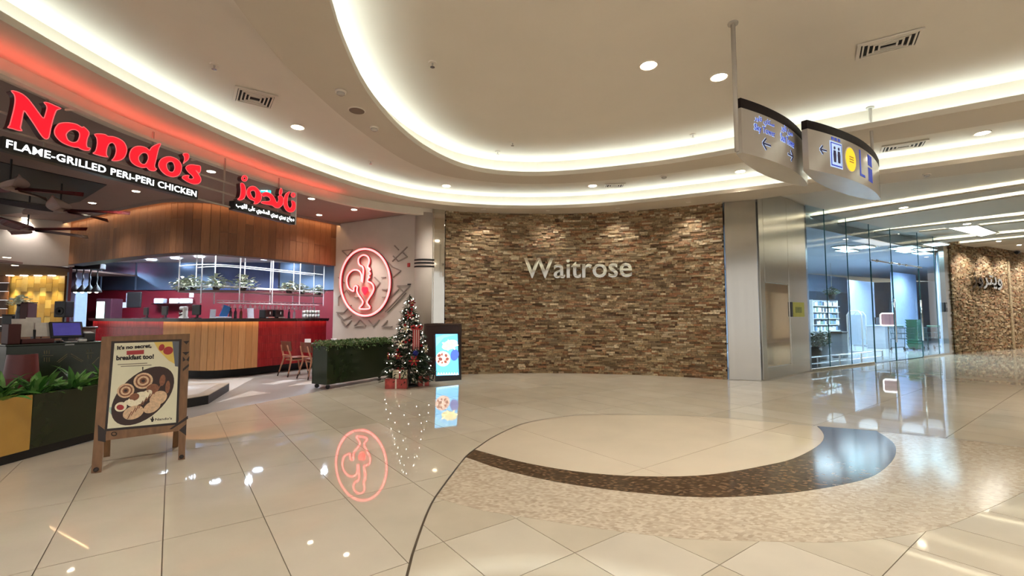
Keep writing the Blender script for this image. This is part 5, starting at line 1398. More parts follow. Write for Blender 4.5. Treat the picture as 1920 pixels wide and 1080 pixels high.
t = thing('striped_ribbon', 'red and white striped ribbon tail hanging down the right of the tree', 'ribbon', p, math.atan2(d.y, d.x) + PI / 2)
m_rib = mat('ribbon_red', (176, 40, 44), 0.4); m_ribw = mat('ribbon_white', (224, 200, 190), 0.4)
put('tail', MB().chbox((0, 0, -0.02), (0.15, 0.012, 0.42), 0.004).mesh('tail', m_rib), t, False)
for k in (-0.045, 0.0, 0.045):
    put('stripe', MB().box((k, -0.008, -0.02), (0.014, 0.004, 0.41)).mesh('stripe', m_ribw), t, False)
for s in (-1, 1):
    put('loop', MB().tube([(0, 0, 0.2), (s * 0.06, -0.02, 0.26), (s * 0.12, -0.02, 0.24), (s * 0.1, -0.02, 0.19), (0, 0, 0.19)], 0.018, 6).mesh('loop', m_rib), t, False)
m_giftr = mat('gift_red_paper', (176, 70, 64), 0.4, var=0.3, scale=14); m_giftw = mat('gift_print_paper', (206, 196, 170), 0.4, var=0.35, scale=12); m_rb = mat('gift_ribbon', (220, 206, 190), 0.35)
def gift(c, s, rz, m, label, mr):
    t = thing('gift_box', label, 'gift', c, rz)
    put('box', MB().chbox((0, 0, s[2] / 2), s, 0.006).mesh('box', m), t, False)
    put('ribbon', MB().box((0, 0, s[2] / 2), (0.03, s[1] + 0.006, s[2] + 0.006)).mesh('ribbon', mr), t, False)
    put('ribbon', MB().box((0, 0, s[2] / 2), (s[0] + 0.006, 0.03, s[2] + 0.005)).mesh('ribbon', mr), t, False)
    b = put('bow', MB().tube([(0, 0, s[2]), (0.05, 0, s[2] + 0.04), (0.08, 0, s[2] + 0.01), (0, 0, s[2] + 0.005), (-0.05, 0, s[2] + 0.04), (-0.08, 0, s[2] + 0.01), (0, 0, s[2])], 0.012, 6).mesh('bow', mr), t, False)
g = G(741, 729); gift(Vector((g.x, g.y + 0.12, 0)), (0.42, 0.26, 0.19), 0.1, m_giftr, 'red wrapped gift box on the floor under the christmas tree', m_rb)
gift(Vector((g.x + 0.07, g.y + 0.12, 0.192)), (0.28, 0.2, 0.17), 0.1, m_giftw, 'pale printed gift box stacked on the red gift', m_rib)
g = G(789, 724); gift(Vector((g.x + 0.02, g.y + 0.1, 0)), (0.22, 0.2, 0.2), 0.4, m_giftr, 'smaller red gift box at the right foot of the christmas tree', m_rb)

# digital totem
T0, T1 = G(817, 715.5), G(865, 712)
te = (T1 - T0).normalized(); tb = Vector((-te.y, te.x, 0))
tz = (Vector((0, 0, 1.0)) + tb * 0.1).normalized(); tn = te.cross(tz).normalized()
def TPX(px, py): return PLN(px, py, T0, tn)
TCx = lambda cx, cy: TPX(770 + cx / 9.0, 600 + cy / 9.0)
dtm = thing('digital_totem', 'black floor standing screen showing a blue food advert beside the stone wall', 'screen', (T0 + T1) / 2)
def td(name, pts, d0, d1, m, par=None):
    return MB().slab([p + tn * d0 for p in pts], tn * (d1 - d0)).build(name, m, par or dtm)
td('housing', [T0, T1, T1 + tz * 1.02, T0 + tz * 1.02], -0.05, 0.0, m_plastic)
for f in (0.12, 0.88):
    MB().bar(T0.lerp(T1, f) + tz * 0.75 - tn * 0.05, T0.lerp(T1, f) + tb * 0.38, 0.03).build('rear_strut', m_plastic, dtm)
m_s1 = mat('screen_blue', (96, 186, 232), 0.3, emit=1.5, ecol=(90, 184, 236), var=0.2, scale=9)
def se(name, rgb, s=1.4, var=0.0): return mat(name, rgb, 0.3, emit=s, ecol=rgb, var=var, scale=40)
sc_ = td('screen', [TCx(420, 240), TCx(790, 235), TCx(812, 925), TCx(432, 940)], 0.001, 0.003, m_s1)
def sd(pts, m, lv): return td('screen_image', [TCx(*p) for p in pts], 0.003, 0.003 + 0.0006 * lv, m, sc_)
sd([(425, 450), (560, 300), (790, 240), (700, 240), (560, 245), (425, 300)], se('screen_sky', (120, 204, 240)), 1)
sd(el(740, 590, 70, 100, 0.2), se('screen_navy', (76, 104, 186), 1.1), 2)
sd(el(660, 420, 135, 75, -0.35), se('screen_fries', (240, 226, 170), 1.2, 0.3), 3)
for k in range(12):
    a = k * 0.9; sd(el(660 + 110 * math.cos(a), 425 + 62 * math.sin(a), 34, 13, a), se('screen_fry', (248, 236, 186), 1.2), 4)
sd(el(545, 655, 122, 128), se('screen_bun', (226, 190, 176), 1.2), 4)
for x_, y_, r_ in ((480, 600, 30), (530, 580, 22), (500, 660, 34), (470, 700, 20), (595, 600, 26), (615, 660, 30), (585, 705, 26), (530, 720, 16)):
    sd(el(x_, y_, r_, r_ * 0.8, x_), se('screen_meat', (150, 84, 74), 0.9), 5)
sd([(538, 560), (552, 560), (560, 770), (546, 770)], se('screen_gap', (240, 214, 196), 1.2), 6)
for k in range(8):
    sd([(445 + k * 45, 930), (470 + k * 45, 880), (495 + k * 45, 925)], se('screen_pale', (196, 222, 244), 1.3), 2)
# dark wooden stand behind the totem
q0, q1 = DEP(794, 700, 10.75), DEP(864, 700, 10.75)
t = thing('wooden_stand', 'dark brown wooden stand behind the digital screen and the tree', 'stand', ((q0.x + q1.x) / 2, 10.8, 0))
ztop = DEP(830, 607, 10.75).z
put('panel', MB().chbox((0, 0, ztop / 2 + 0.03), (q1.x - q0.x - 0.06, 0.04, ztop - 0.06), 0.006).mesh('panel', mat('brown_board', (60, 34, 26), 0.45)), t, False)
for s in (-1, 1):
    put('side_post', MB().chbox((s * (q1.x - q0.x) / 2 - s * 0.02, 0, ztop / 2), (0.05, 0.06, ztop), 0.008).mesh('side_post', m_dkwood), t, False)
put('top_rail', MB().chbox((0, 0, ztop - 0.02), (q1.x - q0.x - 0.09, 0.07, 0.05), 0.008).mesh('top_rail', m_dkwood), t, False)

# ================================================================== chairs and table in front of the counter
m_chairw = mat('chair_walnut', (120, 66, 50), 0.4, var=0.15, scale=9); m_chairl = mat('chair_beech', (186, 132, 104), 0.4, var=0.12, scale=9); m_tip = mat('leg_tip', (50, 24, 22), 0.4)
def make_chair(label):
    t = thing('dining_chair', label, 'chair', (0, 0, 0), 0, 'chairs at the small table')
    put('seat', MB().chbox((0.02, 0, 0.44), (0.42, 0.42, 0.03), 0.014).mesh('seat', m_chairw), t, False)
    bk = [Vector((-0.2 - 0.05 * math.cos(a * 1.4), 0.22 * math.sin(a) / math.sin(1.1), 0)) for a in [-1.1 + 2.2 * i / 10 for i in range(11)]]
    mb = MB(); f0 = [p + Vector((-0.02, 0, 0.6)) for p in bk]; f1 = [p + Vector((-0.05, 0, 0.83)) for p in bk]; g0 = [p + Vector((0.012, 0, 0)) for p in f0]; g1 = [p + Vector((0.012, 0, 0)) for p in f1]
    mb.ribbon(f0, f1); mb.ribbon(g1, g0); mb.ribbon(f1, g1); mb.ribbon(g0, f0)
    put('backrest', mb.mesh('backrest', m_chairw, True), t, False)
    for s in (-1, 1):
        l = put('leg', MB().tube([(-0.3, s * 0.23, 0.0), (-0.19, s * 0.17, 0.42), (-0.215, s * 0.16, 0.52), (-0.285, s * 0.14, 0.74)], [0.014, 0.021, 0.02, 0.016], 8).mesh('leg', m_chairl, True), t, False)
        put('leg_tip', MB().tube([(-0.3, s * 0.23, 0.0), (-0.273, s * 0.215, 0.1)], [0.0145, 0.0165], 8).mesh('leg_tip', m_tip), l, False)
        l = put('leg', MB().tube([(0.24, s * 0.2, 0.0), (0.16, s * 0.16, 0.43)], [0.013, 0.02], 8).mesh('leg', m_chairl, True), t, False)
        put('leg_tip', MB().tube([(0.24, s * 0.2, 0.0), (0.22, s * 0.19, 0.1)], [0.0135, 0.0155], 8).mesh('leg_tip', m_tip), l, False)
    put('stretcher', MB().tube([(-0.22, -0.17, 0.5), (-0.22, 0.17, 0.5)], 0.014, 8).mesh('stretcher', m_chairl), t, False)
    put('seat_rail', MB().chbox((0, 0, 0.385), (0.32, 0.3, 0.035), 0.01).mesh('seat_rail', m_chairl), t, False)
    return t
ch0 = make_chair('wooden dining chair farthest left at the small table before the red counter')
CRZ = 0.95
spots = [(G(531, 706), 'wooden dining chair farthest left at the small table before the red counter'), (G(568, 711), 'wooden dining chair in the middle of the row before the red counter'), (G(612, 711), 'wooden dining chair half hidden behind the tall green planter')]
for i, (p, lab) in enumerate(spots):
    o = ch0 if i == 0 else copy_tree(ch0)
    o.location = (p.x + 0.17, p.y + 0.22, 0.0015); o.rotation_euler = (0, 0, CRZ); o['label'] = lab
tc_ = (G(531, 706) + G(612, 711)) / 2 + Vector((0.1, 0.9, 0))
t = thing('cafe_table', 'small dark cafe table behind the wooden dining chairs', 'table', tc_, 0.35)
put('top', MB().chbox((0, 0, 0.735), (1.1, 0.45, 0.03), 0.008).mesh('top', m_dkwood), t, False)
put('column', MB().lathe((0, 0, 0.02), [(0.03, 0), (0.03, 0.7)], 12).mesh('column', m_black), t, False)
put('foot', MB().lathe((0, 0, 0.0), [(0.2, 0), (0.2, 0.015), (0.03, 0.03)], 20).mesh('foot', m_black), t, False)
for k, s in enumerate((-0.4, 0.2)):
    q = Matrix.Rotation(0.35, 3, 'Z') @ Vector((s, -0.1, 0.7505))
    t2 = thing('table_card', ['white folded card at the left of the cafe table', 'white folded card at the right of the cafe table'][k], 'card', tc_ + q, 0.35, 'cards on the cafe table')
    put('card', MB().chbox((0, 0, 0.06), (0.14, 0.004, 0.12), 0.001, M=Matrix.Rotation(-0.25, 3, 'X')).mesh('card', m_paper), t2, False)
    put('back_flap', MB().chbox((0, 0.03, 0.06), (0.14, 0.004, 0.12), 0.001, M=Matrix.Rotation(0.25, 3, 'X')).mesh('back_flap', m_paper), t2, False)
# ================================================================== glass front of the supermarket
def glass_mat(name, tint, refl):
    m = bpy.data.materials.new(name); m.use_nodes = True
    N = m.node_tree.nodes; L = m.node_tree.links; N.remove(N['Principled BSDF'])
    tr = N.new('ShaderNodeBsdfTransparent'); tr.inputs[0].default_value = (*tint, 1)
    gl = N.new('ShaderNodeBsdfGlossy'); gl.inputs['Roughness'].default_value = 0.02
    fr_ = N.new('ShaderNodeFresnel'); fr_.inputs['IOR'].default_value = refl
    nz = N.new('ShaderNodeTexNoise'); nz.inputs['Scale'].default_value = 0.6
    bp_ = N.new('ShaderNodeBump'); bp_.inputs['Strength'].default_value = 0.02; L.new(nz.outputs['Fac'], bp_.inputs['Height']); L.new(bp_.outputs[0], gl.inputs['Normal'])
    mx = N.new('ShaderNodeMixShader'); L.new(fr_.outputs[0], mx.inputs[0]); L.new(tr.outputs[0], mx.inputs[1]); L.new(gl.outputs[0], mx.inputs[2])
    L.new(mx.outputs[0], N['Material Output'].inputs[0])
    return m
m_pane = glass_mat('storefront_glass', (0.80, 0.93, 0.95), 1.5)
m_edge = mat('glass_edge', (60, 110, 116), 0.2)
gt = (GB - GA).normalized(); gin = Vector((-gt.y, gt.x, 0)); gL = (GB - GA).length
def gu(px):
    return (VP(px, 600, GA, GB) - GA).dot(gt)
def gz(px, py):
    return VP(px, py, GA, GB).z
win = struct('window_1', GA)
def pane(name, x0, x1, z0, z1, parent):
    u0, u1 = gu(x0), gu(x1)
    a, b = GA + gt * (u0 + 0.006), GA + gt * (u1 - 0.006)
    return MB().add([a + Vector((0, 0, z0)), b + Vector((0, 0, z0)), b + Vector((0, 0, z1)), a + Vector((0, 0, z1))], [(0, 1, 2, 3)]).build(name, m_pane, parent)
ZH = gz(1637, 489)
for x0, x1 in ((1518, 1553), (1553, 1594), (1594, 1637), (1728, 1758), (1758, 1777)):
    pane('pane', x0, x1, 0.06, 4.4, win)
for x0, x1 in ((1637, 1677), (1677, 1728)):
    pane('pane', x0, x1, ZH, 4.4, win)
for x in (1553, 1594, 1637, 1677, 1728, 1758):
    p = GA + gt * gu(x); z0 = ZH if x == 1677 else 0.06
    MB().box(p + Vector((0, 0, (z0 + 4.4) / 2)), (0.014, 0.02, 4.4 - z0), math.atan2(gt.y, gt.x)).build('glass_joint', m_edge, win)
for x0, x1 in ((1518, 1637), (1728, 1777)):
    panel('bottom_rail', GA + gt * gu(x0), GA + gt * gu(x1), 0.0, 0.06, 0.05, m_steel, win)
panel('jamb', GA + gt * gu(1777), GA + gt * gu(1786), 0.0, 4.4, 0.16, m_steel, win)
MB().tube([GA + gt * gu(1637) + Vector((0, 0, ZH)) - gin * 0.05, GA + gt * gu(1730) + Vector((0, 0, ZH)) - gin * 0.05], 0.025, 8).build('track_rail', m_chrome, win)
for f in (0.08, 0.35, 0.5, 0.65, 0.92):
    MB().sphere(GA + gt * (gu(1637) + (gu(1730) - gu(1637)) * f) + Vector((0, 0, ZH)) - gin * 0.06, 0.05, 10, 8).build('roller', m_chrome, win)
for k, (x0, x1, hx_) in enumerate(((1638, 1676.5, 1674), (1678, 1727, 1724))):
    d = struct('door_%d' % (k + 1), GA + gt * gu(x0))
    pane('pane', x0, x1, 0.02, ZH - 0.03, d)
    p = GA + gt * gu(hx_) - gin * 0.07
    MB().tube([p + Vector((0, 0, 0.6)), p + Vector((0, 0, 2.0))], 0.022, 8).build('handle', m_chrome, d, True)
    for z in (0.7, 1.9):
        MB().bar(p + Vector((0, 0, z)), p + gin * 0.07 + Vector((0, 0, z)), 0.02).build('handle_mount', m_chrome, d)
    for xx in (x0, x1):
        q = GA + gt * gu(xx); MB().box(q + Vector((0, 0, (ZH - 0.02) / 2)), (0.012, 0.02, ZH - 0.04), math.atan2(gt.y, gt.x)).build('glass_edge', m_edge, d)
# inside: floor, walls, ceiling
MK = struct('wall_market')
m_mwall = mat('pale_blue_wall', (196, 212, 232), 0.55, var=0.03)
m_mgrey = mat('market_grey_wall', (170, 178, 188), 0.55, var=0.03)
m_mfloor = mat('market_floor', (206, 212, 218), 0.08, var=0.04, scale=2)
I = lambda u, d, z=0.0: GA + gt * u + gin * d + Vector((0, 0, z))
def IX(px, d, z=0.0):                         # shop point seen in column px, d metres behind the glass
    p = VP(px, 600, GA + gin * d, GB + gin * d); return Vector((p.x, p.y, z))
flat('market_floor', [I(-1, 0.0), I(gL + 0.2, 0.0), Vector((32, 34, 0)), I(-1, 9.5)], 0.0, m_mfloor, FL)
MB().add([I(-1, 0.5, 4.0), I(-1, 9.5, 4.0), Vector((32, 34, 4.0)), I(gL + 0.3, 0.5, 4.0)], [(0, 1, 2, 3)]).build('market_ceiling', m_mgrey, CE)
MB().add([I(-1, 0.5, 4.0), I(gL + 0.3, 0.5, 4.0), I(gL + 0.3, 0.5, 4.4), I(-1, 0.5, 4.4)], [(0, 1, 2, 3)]).build('market_ceiling_edge', m_mgrey, CE)
def upright(name, a, b, z0, z1, m, parent=MK, th=0.1):
    return panel(name, a, b, z0, z1, th, m, parent, 0.0)
upright('back_wall', I(-1, 9.0), I(gL + 17, 9.0), 0, 4.0, m_mwall)
upright('side_wall', Vector((30.5, 33.0, 0)), Vector((17.05, 18.3, 0)), 0, 4.0, m_mwall)
upright('end_wall', I(gL + 17, 9.0), Vector((30.6, 33.1, 0)), 0, 4.0, m_mwall)
upright('partition', IX(1596, 4.6), IX(1642, 4.6), 0, 3.3, m_mwall)
upright('partition', IX(1678, 3.4), IX(1722, 3.4), 0, 3.7, mat('blue_wall', (186, 208, 240), 0.5))
upright('dark_panel', IX(1500, 7.8), IX(1592, 7.8), 3.0, 4.0, m_mwall)
m_panel = mat('market_light_panel', (220, 246, 255), 0.5, emit=5.0, ecol=(200, 238, 255), var=0.0)
lb = ['leftmost flat light panel on the supermarket ceiling', 'second flat light panel from the left on the supermarket ceiling', 'flat light panel over the supermarket door, front', 'flat light panel over the supermarket door, behind', 'flat light panel deep in the supermarket near its middle', 'flat light panel right of the middle in the supermarket', 'rightmost front light panel on the supermarket ceiling', 'rightmost rear light panel on the supermarket ceiling']
for k, (px, py) in enumerate(((1583, 463), (1588, 469), (1618, 462), (1690, 465), (1700, 470), (1730, 474), (1735, 467), (1755, 457))):
    p = G(px, py, 3.99)
    t = thing('light_panel', lb[k], 'light', (p.x, p.y, 3.96), math.atan2(gt.y, gt.x), 'supermarket light panels')
    put('frame', MB().chbox((0, 0, 0.02), (0.95, 0.5, 0.04), 0.006).mesh('frame', m_white), t, False)
    put('diffuser', MB().box((0, 0, -0.002), (0.88, 0.43, 0.006)).mesh('diffuser', m_panel), t, False)
for u, d in ((1540, 2.0), (1585, 2.4), (1630, 1.8), (1665, 2.2), (1700, 1.2), (1700, 2.6), (1620, 4.0), (1745, 1.0), (1662, 4.4), (1738, 2.4), (1560, 5.5)):
    spot('market_fill', IX(u, d, 3.93), IX(u, d, 0), 330, 165, 0.7, (0.74, 0.88, 1.0), 0.4)  # added spots without fixtures that fill the shop interior with light
# product shelving
m_shelf = mat('white_shelf', (226, 232, 236), 0.4)
p0 = IX(1545, 4.4)
sh = thing('product_shelf', 'white supermarket shelf unit full of small packs seen through the glass', 'shelf', p0, math.atan2(gt.y, gt.x))
SWd = 2.3
put('back_panel', MB().chbox((0, 0.25, 1.1), (SWd, 0.03, 2.2), 0.005).mesh('back_panel', m_shelf), sh, False)
put('base', MB().chbox((0, 0, 0.1), (SWd, 0.5, 0.2), 0.01).mesh('base', m_shelf), sh, False)
for s in (-1, 1):
    put('end_post', MB().chbox((s * (SWd / 2 + 0.02), 0.1, 1.1), (0.04, 0.4, 2.2), 0.005).mesh('end_post', m_shelf), sh, False)
pm = [mat('pack_white', (236, 238, 240), 0.4), mat('pack_blue', (120, 150, 190), 0.4), mat('pack_dark', (60, 66, 76), 0.4), mat('pack_green', (120, 150, 130), 0.4)]
pmesh = [MB().chbox((0, 0, 0.5), (1, 1, 1), 0.06).mesh('pack', m) for m in pm]
rr = random.Random(6); Rg = Matrix.Rotation(math.atan2(gt.y, gt.x), 3, 'Z')
for r in range(7):
    z = 0.22 + r * 0.285
    if r:
        put('shelf_board', MB().chbox((0, 0.02, z - 0.015), (SWd, 0.42, 0.03), 0.004).mesh('shelf_board', m_shelf), sh, False)
    if r < 2: continue
    x = -SWd / 2 + 0.1
    while x < SWd / 2 - 0.1:
        w = rr.uniform(0.1, 0.17); h = rr.uniform(0.14, 0.22); k = rr.choice((0, 0, 0, 1, 2, 3))
        o = put('pack', pmesh[k]); o.location = p0 + Rg @ Vector((x + w / 2, -0.05, z + 0.001)); o.rotation_euler = (0, 0, math.atan2(gt.y, gt.x)); o.scale = (w - 0.01, 0.14, h)
        tag(o, 'small %s pack on the %s row of the supermarket shelf' % (('white', 'blue', 'dark', 'green')[k], {6: 'top', 5: 'second', 4: 'third', 3: 'fourth', 2: 'lowest stocked'}[r]), 'pack', 'packs on the supermarket shelf')
        x += w + 0.01
# plants and flower buckets at the left of the shop
m_fern = mat('shop_leaf', (70, 96, 72), 0.5, ramp=[(44, 66, 46), (90, 120, 90), (130, 150, 130), (60, 84, 60)], var=0.1)
for k, (u, d, h, r, lab) in enumerate(((1524, 0.9, 0.85, 0.32, 'leafy flower display nearest the steel pillar inside the shop'), (1537, 1.6, 0.75, 0.3, 'leafy flower display second from the steel pillar inside the shop'), (1552, 2.4, 0.7, 0.28, 'leafy flower display beside the grey bin inside the shop'))):
    t = thing('flower_bucket', lab, 'plant', IX(u, d), 0, 'flower displays in the shop')
    put('bucket', MB().lathe((0, 0, 0), [(0.16, 0), (0.22, h * 0.6), (0.2, h * 0.6)], 16).mesh('bucket', m_mgrey if k else m_plastic, True), t, False)
    put('foliage', bush(50 + k, 160, r, 0.5, 0.14).mesh('foliage', m_fern), t, False).location = (0, 0, h * 0.6)
pz = VP(1560, 557, GA + gin * 4.4, GB + gin * 4.4)
t = thing('hanging_plant', 'dark leafy plant in a black pot above the supermarket shelf', 'plant', pz)
put('pot', MB().lathe((0, 0, -0.1), [(0.12, 0), (0.17, 0.25), (0.15, 0.25)], 14).mesh('pot', m_plastic, True), t, False)
put('foliage', bush(66, 130, 0.34, 0.36, 0.16).mesh('foliage', m_fern), t, False).location = (0, 0, 0.12)
put('hanger', MB().tube([(0, 0, 0.1), (0, 0, 4.0 - pz.z)], 0.012, 6).mesh('hanger', m_bar), t, False)
t = thing('waste_bin', 'pale grey bin beside the flower displays inside the shop', 'bin', IX(1572, 1.6), math.atan2(gt.y, gt.x))
put('body', MB().chbox((0, 0, 0.42), (0.42, 0.36, 0.84), 0.03).mesh('body', m_mgrey), t, False)
put('lid', MB().chbox((0, 0, 0.87), (0.44, 0.38, 0.06), 0.02).mesh('lid', m_plastic), t, False)
# security gates, post with sign, screen, counter, trolleys
for k, (u, d) in enumerate(((1602, 2.4), (1612, 4.2))):
    t = thing('security_gate', ['white security gate post just inside the glass', 'white security gate post farther inside the shop'][k], 'gate', IX(u, d), math.atan2(gin.y, gin.x))
    put('frame', MB().tube([(-0.25, 0, 0.05), (-0.25, 0, 1.5), (-0.15, 0, 1.65), (0.15, 0, 1.65), (0.25, 0, 1.5), (0.25, 0, 0.05)], 0.03, 8).mesh('frame', m_white, True), t, False)
    put('panel', MB().box((0, 0, 0.9), (0.4, 0.012, 1.2)).mesh('panel', m_mwall), t, False)
    put('foot', MB().chbox((0, 0, 0.025), (0.6, 0.16, 0.05), 0.01).mesh('foot', m_mgrey), t, False)
t = thing('checkout_desk', 'grey checkout desk behind the supermarket door', 'desk', IX(1660, 2.9), math.atan2(gt.y, gt.x))
put('body', MB().chbox((0, 0, 0.5), (2.2, 0.7, 1.0), 0.02).mesh('body', m_mgrey), t, False)
put('top', MB().chbox((0, 0, 1.02), (2.3, 0.8, 0.04), 0.01).mesh('top', m_mwall), t, False)
put('screen', MB().chbox((-0.9, 0, 1.25), (0.4, 0.05, 0.3), 0.01).mesh('screen', m_plastic), t, False)
p = VP(1665, 599, GA + gin * 1.6, GB + gin * 1.6)
t = thing('framed_light', 'glowing white rounded square frame seen through the supermarket door', 'light', p, -0.5)
s_ = 0.24; fr4 = [(-s_, 0, -s_ + 0.05), (-s_ + 0.05, 0, -s_), (s_ - 0.05, 0, -s_), (s_, 0, -s_ + 0.05), (s_, 0, s_ - 0.05), (s_ - 0.05, 0, s_), (-s_ + 0.05, 0, s_), (-s_, 0, s_ - 0.05)]
put('tube', MB().tube(fr4, 0.02, 8, closed=True).mesh('tube', mat('white_glow_tube', (255, 250, 250), 0.4, emit=3.0)), t, False)
put('board', MB().box((0, 0.03, 0), (0.46, 0.02, 0.46)).mesh('board', mat('dusty_rose', (150, 110, 116), 0.5)), t, False)
put('stand', MB().tube([(0, 0.04, -0.22), (0, 0.04, -p.z)], 0.02, 8).mesh('stand', m_chrome), t, False)
m_trol = mat('green_plastic', (20, 96, 70), 0.4, var=0.1); m_trol_dk = mat('trolley_wire', (60, 80, 80), 0.35, metal=0.5)
q = VP(1715, 640, GA + gin * 1.6, GB + gin * 1.6); qb = Vector((q.x, q.y, 0))
bk_m = MB()
bask = []
for k in range(10):
    t = thing('shopping_basket', 'green plastic shopping basket in the tall stack behind the supermarket door', 'basket', qb + Vector((0, 0, 0.06 + 0.115 * k)), math.atan2(gt.y, gt.x), 'stacked green baskets')
    put('shell', _u.setdefault('bs', MB().add([(-0.2, -0.14, 0), (0.2, -0.14, 0), (0.2, 0.14, 0), (-0.2, 0.14, 0), (-0.27, -0.2, 0.2), (0.27, -0.2, 0.2), (0.27, 0.2, 0.2), (-0.27, 0.2, 0.2)], [(3, 2, 1, 0), (0, 1, 5, 4), (1, 2, 6, 5), (2, 3, 7, 6), (3, 0, 4, 7)]).mesh('shell', m_trol)), t, False)
    put('rim', _u.setdefault('br', MB().tube([(-0.27, -0.2, 0.2), (0.27, -0.2, 0.2), (0.27, 0.2, 0.2), (-0.27, 0.2, 0.2)], 0.014, 6, closed=True).mesh('rim', m_trol)), t, False)
t = thing('basket_base', 'low wheeled base under the stack of green baskets', 'base', qb)
put('plate', MB().chbox((0, 0, 0.045), (0.5, 0.36, 0.02), 0.005).mesh('plate', m_trol_dk), t, False)
for a, b in ((-1, -1), (1, -1), (1, 1), (-1, 1)):
    put('wheel', MB().sphere((a * 0.2, b * 0.14, 0.02), 0.02).mesh('wheel', m_black), t, False)
def trolley(c, rz, label):
    t = thing('shopping_trolley', label, 'trolley', c, rz, 'trolleys behind the door')
    mb = MB()
    for z, a in ((0.5, 0.5), (0.72, 0.56), (0.95, 0.62)):
        mb.tube([(-a / 2 - 0.1, -a / 2 + 0.02, z), (a / 2 + 0.1, -a / 2 + 0.08, z), (a / 2 + 0.1, a / 2 - 0.08, z), (-a / 2 - 0.1, a / 2 - 0.02, z)], 0.012, 6, closed=True)
    for k in range(9):
        f = k / 8; mb.tube([(-0.35 + 0.7 * f, -0.23, 0.5), (-0.41 + 0.82 * f, -0.28, 0.95)], 0.007, 5); mb.tube([(-0.35 + 0.7 * f, 0.23, 0.5), (-0.41 + 0.82 * f, 0.28, 0.95)], 0.007, 5)
    put('wire_basket', mb.mesh('wire_basket', m_trol_dk), t, False)
    put('handle', MB().tube([(-0.5, -0.28, 1.02), (-0.5, 0.28, 1.02)], 0.02, 8).mesh('handle', m_trol), t, False)
    put('chassis', MB().tube([(-0.4, -0.25, 0.5), (-0.42, -0.25, 0.13), (0.42, -0.18, 0.13)], 0.014, 6).tube([(-0.4, 0.25, 0.5), (-0.42, 0.25, 0.13), (0.42, 0.18, 0.13)], 0.014, 6).mesh('chassis', m_trol_dk), t, False)
    for a, b in ((-0.4, -0.25), (-0.4, 0.25), (0.4, -0.18), (0.4, 0.18)):
        put('wheel', MB().lathe((a, b, 0.06), [(0.02, -0.015), (0.06, -0.012), (0.06, 0.012), (0.02, 0.015)], 12, M=Matrix.Rotation(PI / 2, 3, 'X')).mesh('wheel', m_black), t, False)
q = VP(1694, 640, GA + gin * 1.7, GB + gin * 1.7); trolley(Vector((q.x, q.y, 0)), 0.4, 'wire shopping trolley left of the stack of green baskets')
q = VP(1748, 640, GA + gin * 1.3, GB + gin * 1.3); trolley(Vector((q.x, q.y, 0)), 1.1, 'wire shopping trolley right of the supermarket door')
q = VP(1762, 640, GA + gin * 1.2, GB + gin * 1.2); trolley(Vector((q.x + 0.1, q.y + 0.5, 0)), 1.1, 'rearmost wire shopping trolley next to the glass jamb')
# guard rail inside the glass
gr_ = thing('guard_rail', 'low steel guard rail along the foot of the glass front', 'rail', I(gu(1560), 0.35))
for z in (0.12, 0.30):
    MB().tube([I(0.15, 0.35, z), I(gu(1676), 0.35, z)], 0.02, 8).build('rail', m_chrome, gr_)
for x in (1530, 1556, 1597, 1637, 1676):
    MB().tube([I(max(0.2, gu(x)), 0.35, 0.0), I(max(0.2, gu(x)), 0.35, 0.3)], 0.02, 8).build('post', m_chrome, gr_)
p = GA + gt * gu(1771) - gin * 0.02
t = thing('card_reader', 'small black access reader on the glass beside the right stone wall', 'reader', p + Vector((0, 0, gz(1771, 576))), math.atan2(gt.y, gt.x))
put('body', MB().chbox((0, -0.03, 0), (0.22, 0.06, 0.36), 0.015).mesh('body', m_plastic), t, False)
put('screen', MB().box((0, -0.062, 0.05), (0.14, 0.004, 0.16)).mesh('screen', mat('dim_screen', (70, 84, 90), 0.2)), t, False)
# yellow notice on the pillar
a, b = fr(1487), fr(1508); za, zb_ = VP(1497, 594, PB, PC).z, VP(1497, 567, PB, PC).z
t = thing('yellow_notice', 'yellow safety notice on the steel pillar', 'notice', (a + b) / 2 * Vector((1, 1, 0)) if False else Vector(((a.x + b.x) / 2, (a.y + b.y) / 2, za)))
panel('plate', a, b, za, zb_, 0.012, mat('notice_yellow', (206, 204, 96), 0.5), t, 0.0, 0.012)
a2, b2 = a.lerp(b, 0.2), a.lerp(b, 0.75)
panel('pictogram', a2, b2, za + 0.1, zb_ - 0.12, 0.004, mat('notice_olive', (140, 146, 60), 0.5, var=0.3, scale=20), t, 0.0, 0.0145)
panel('side_tab', a.lerp(b, -0.2), a.lerp(b, -0.05), za, zb_, 0.02, m_plastic, t, 0.0, 0.02)
# conduit and camera on the far stone wall
c0, c1 = VP(1886, 490, WR0, WR1), VP(1890, 640, WR0, WR1)
tag(MB().tube([c0 + nw * 0.06, Vector((c0.x, c0.y, 0.02)) + nw * 0.06], 0.05, 8).build('conduit', m_stone), 'stone coloured vertical conduit on the far right wall', 'pipe')
p = VP(1897, 474, WR0, WR1)
t = thing('security_camera', 'black security camera at the top of the far right stone wall', 'camera', p + nw * 0.2)
put('body', MB().tube([(0, 0, 0), (-0.2, -0.12, -0.03)], 0.07, 10).mesh('body', m_black), t, False)
put('bracket', MB().bar((0, 0, 0), (0.08, 0.2, 0.05), 0.05).mesh('bracket', m_black), t, False)

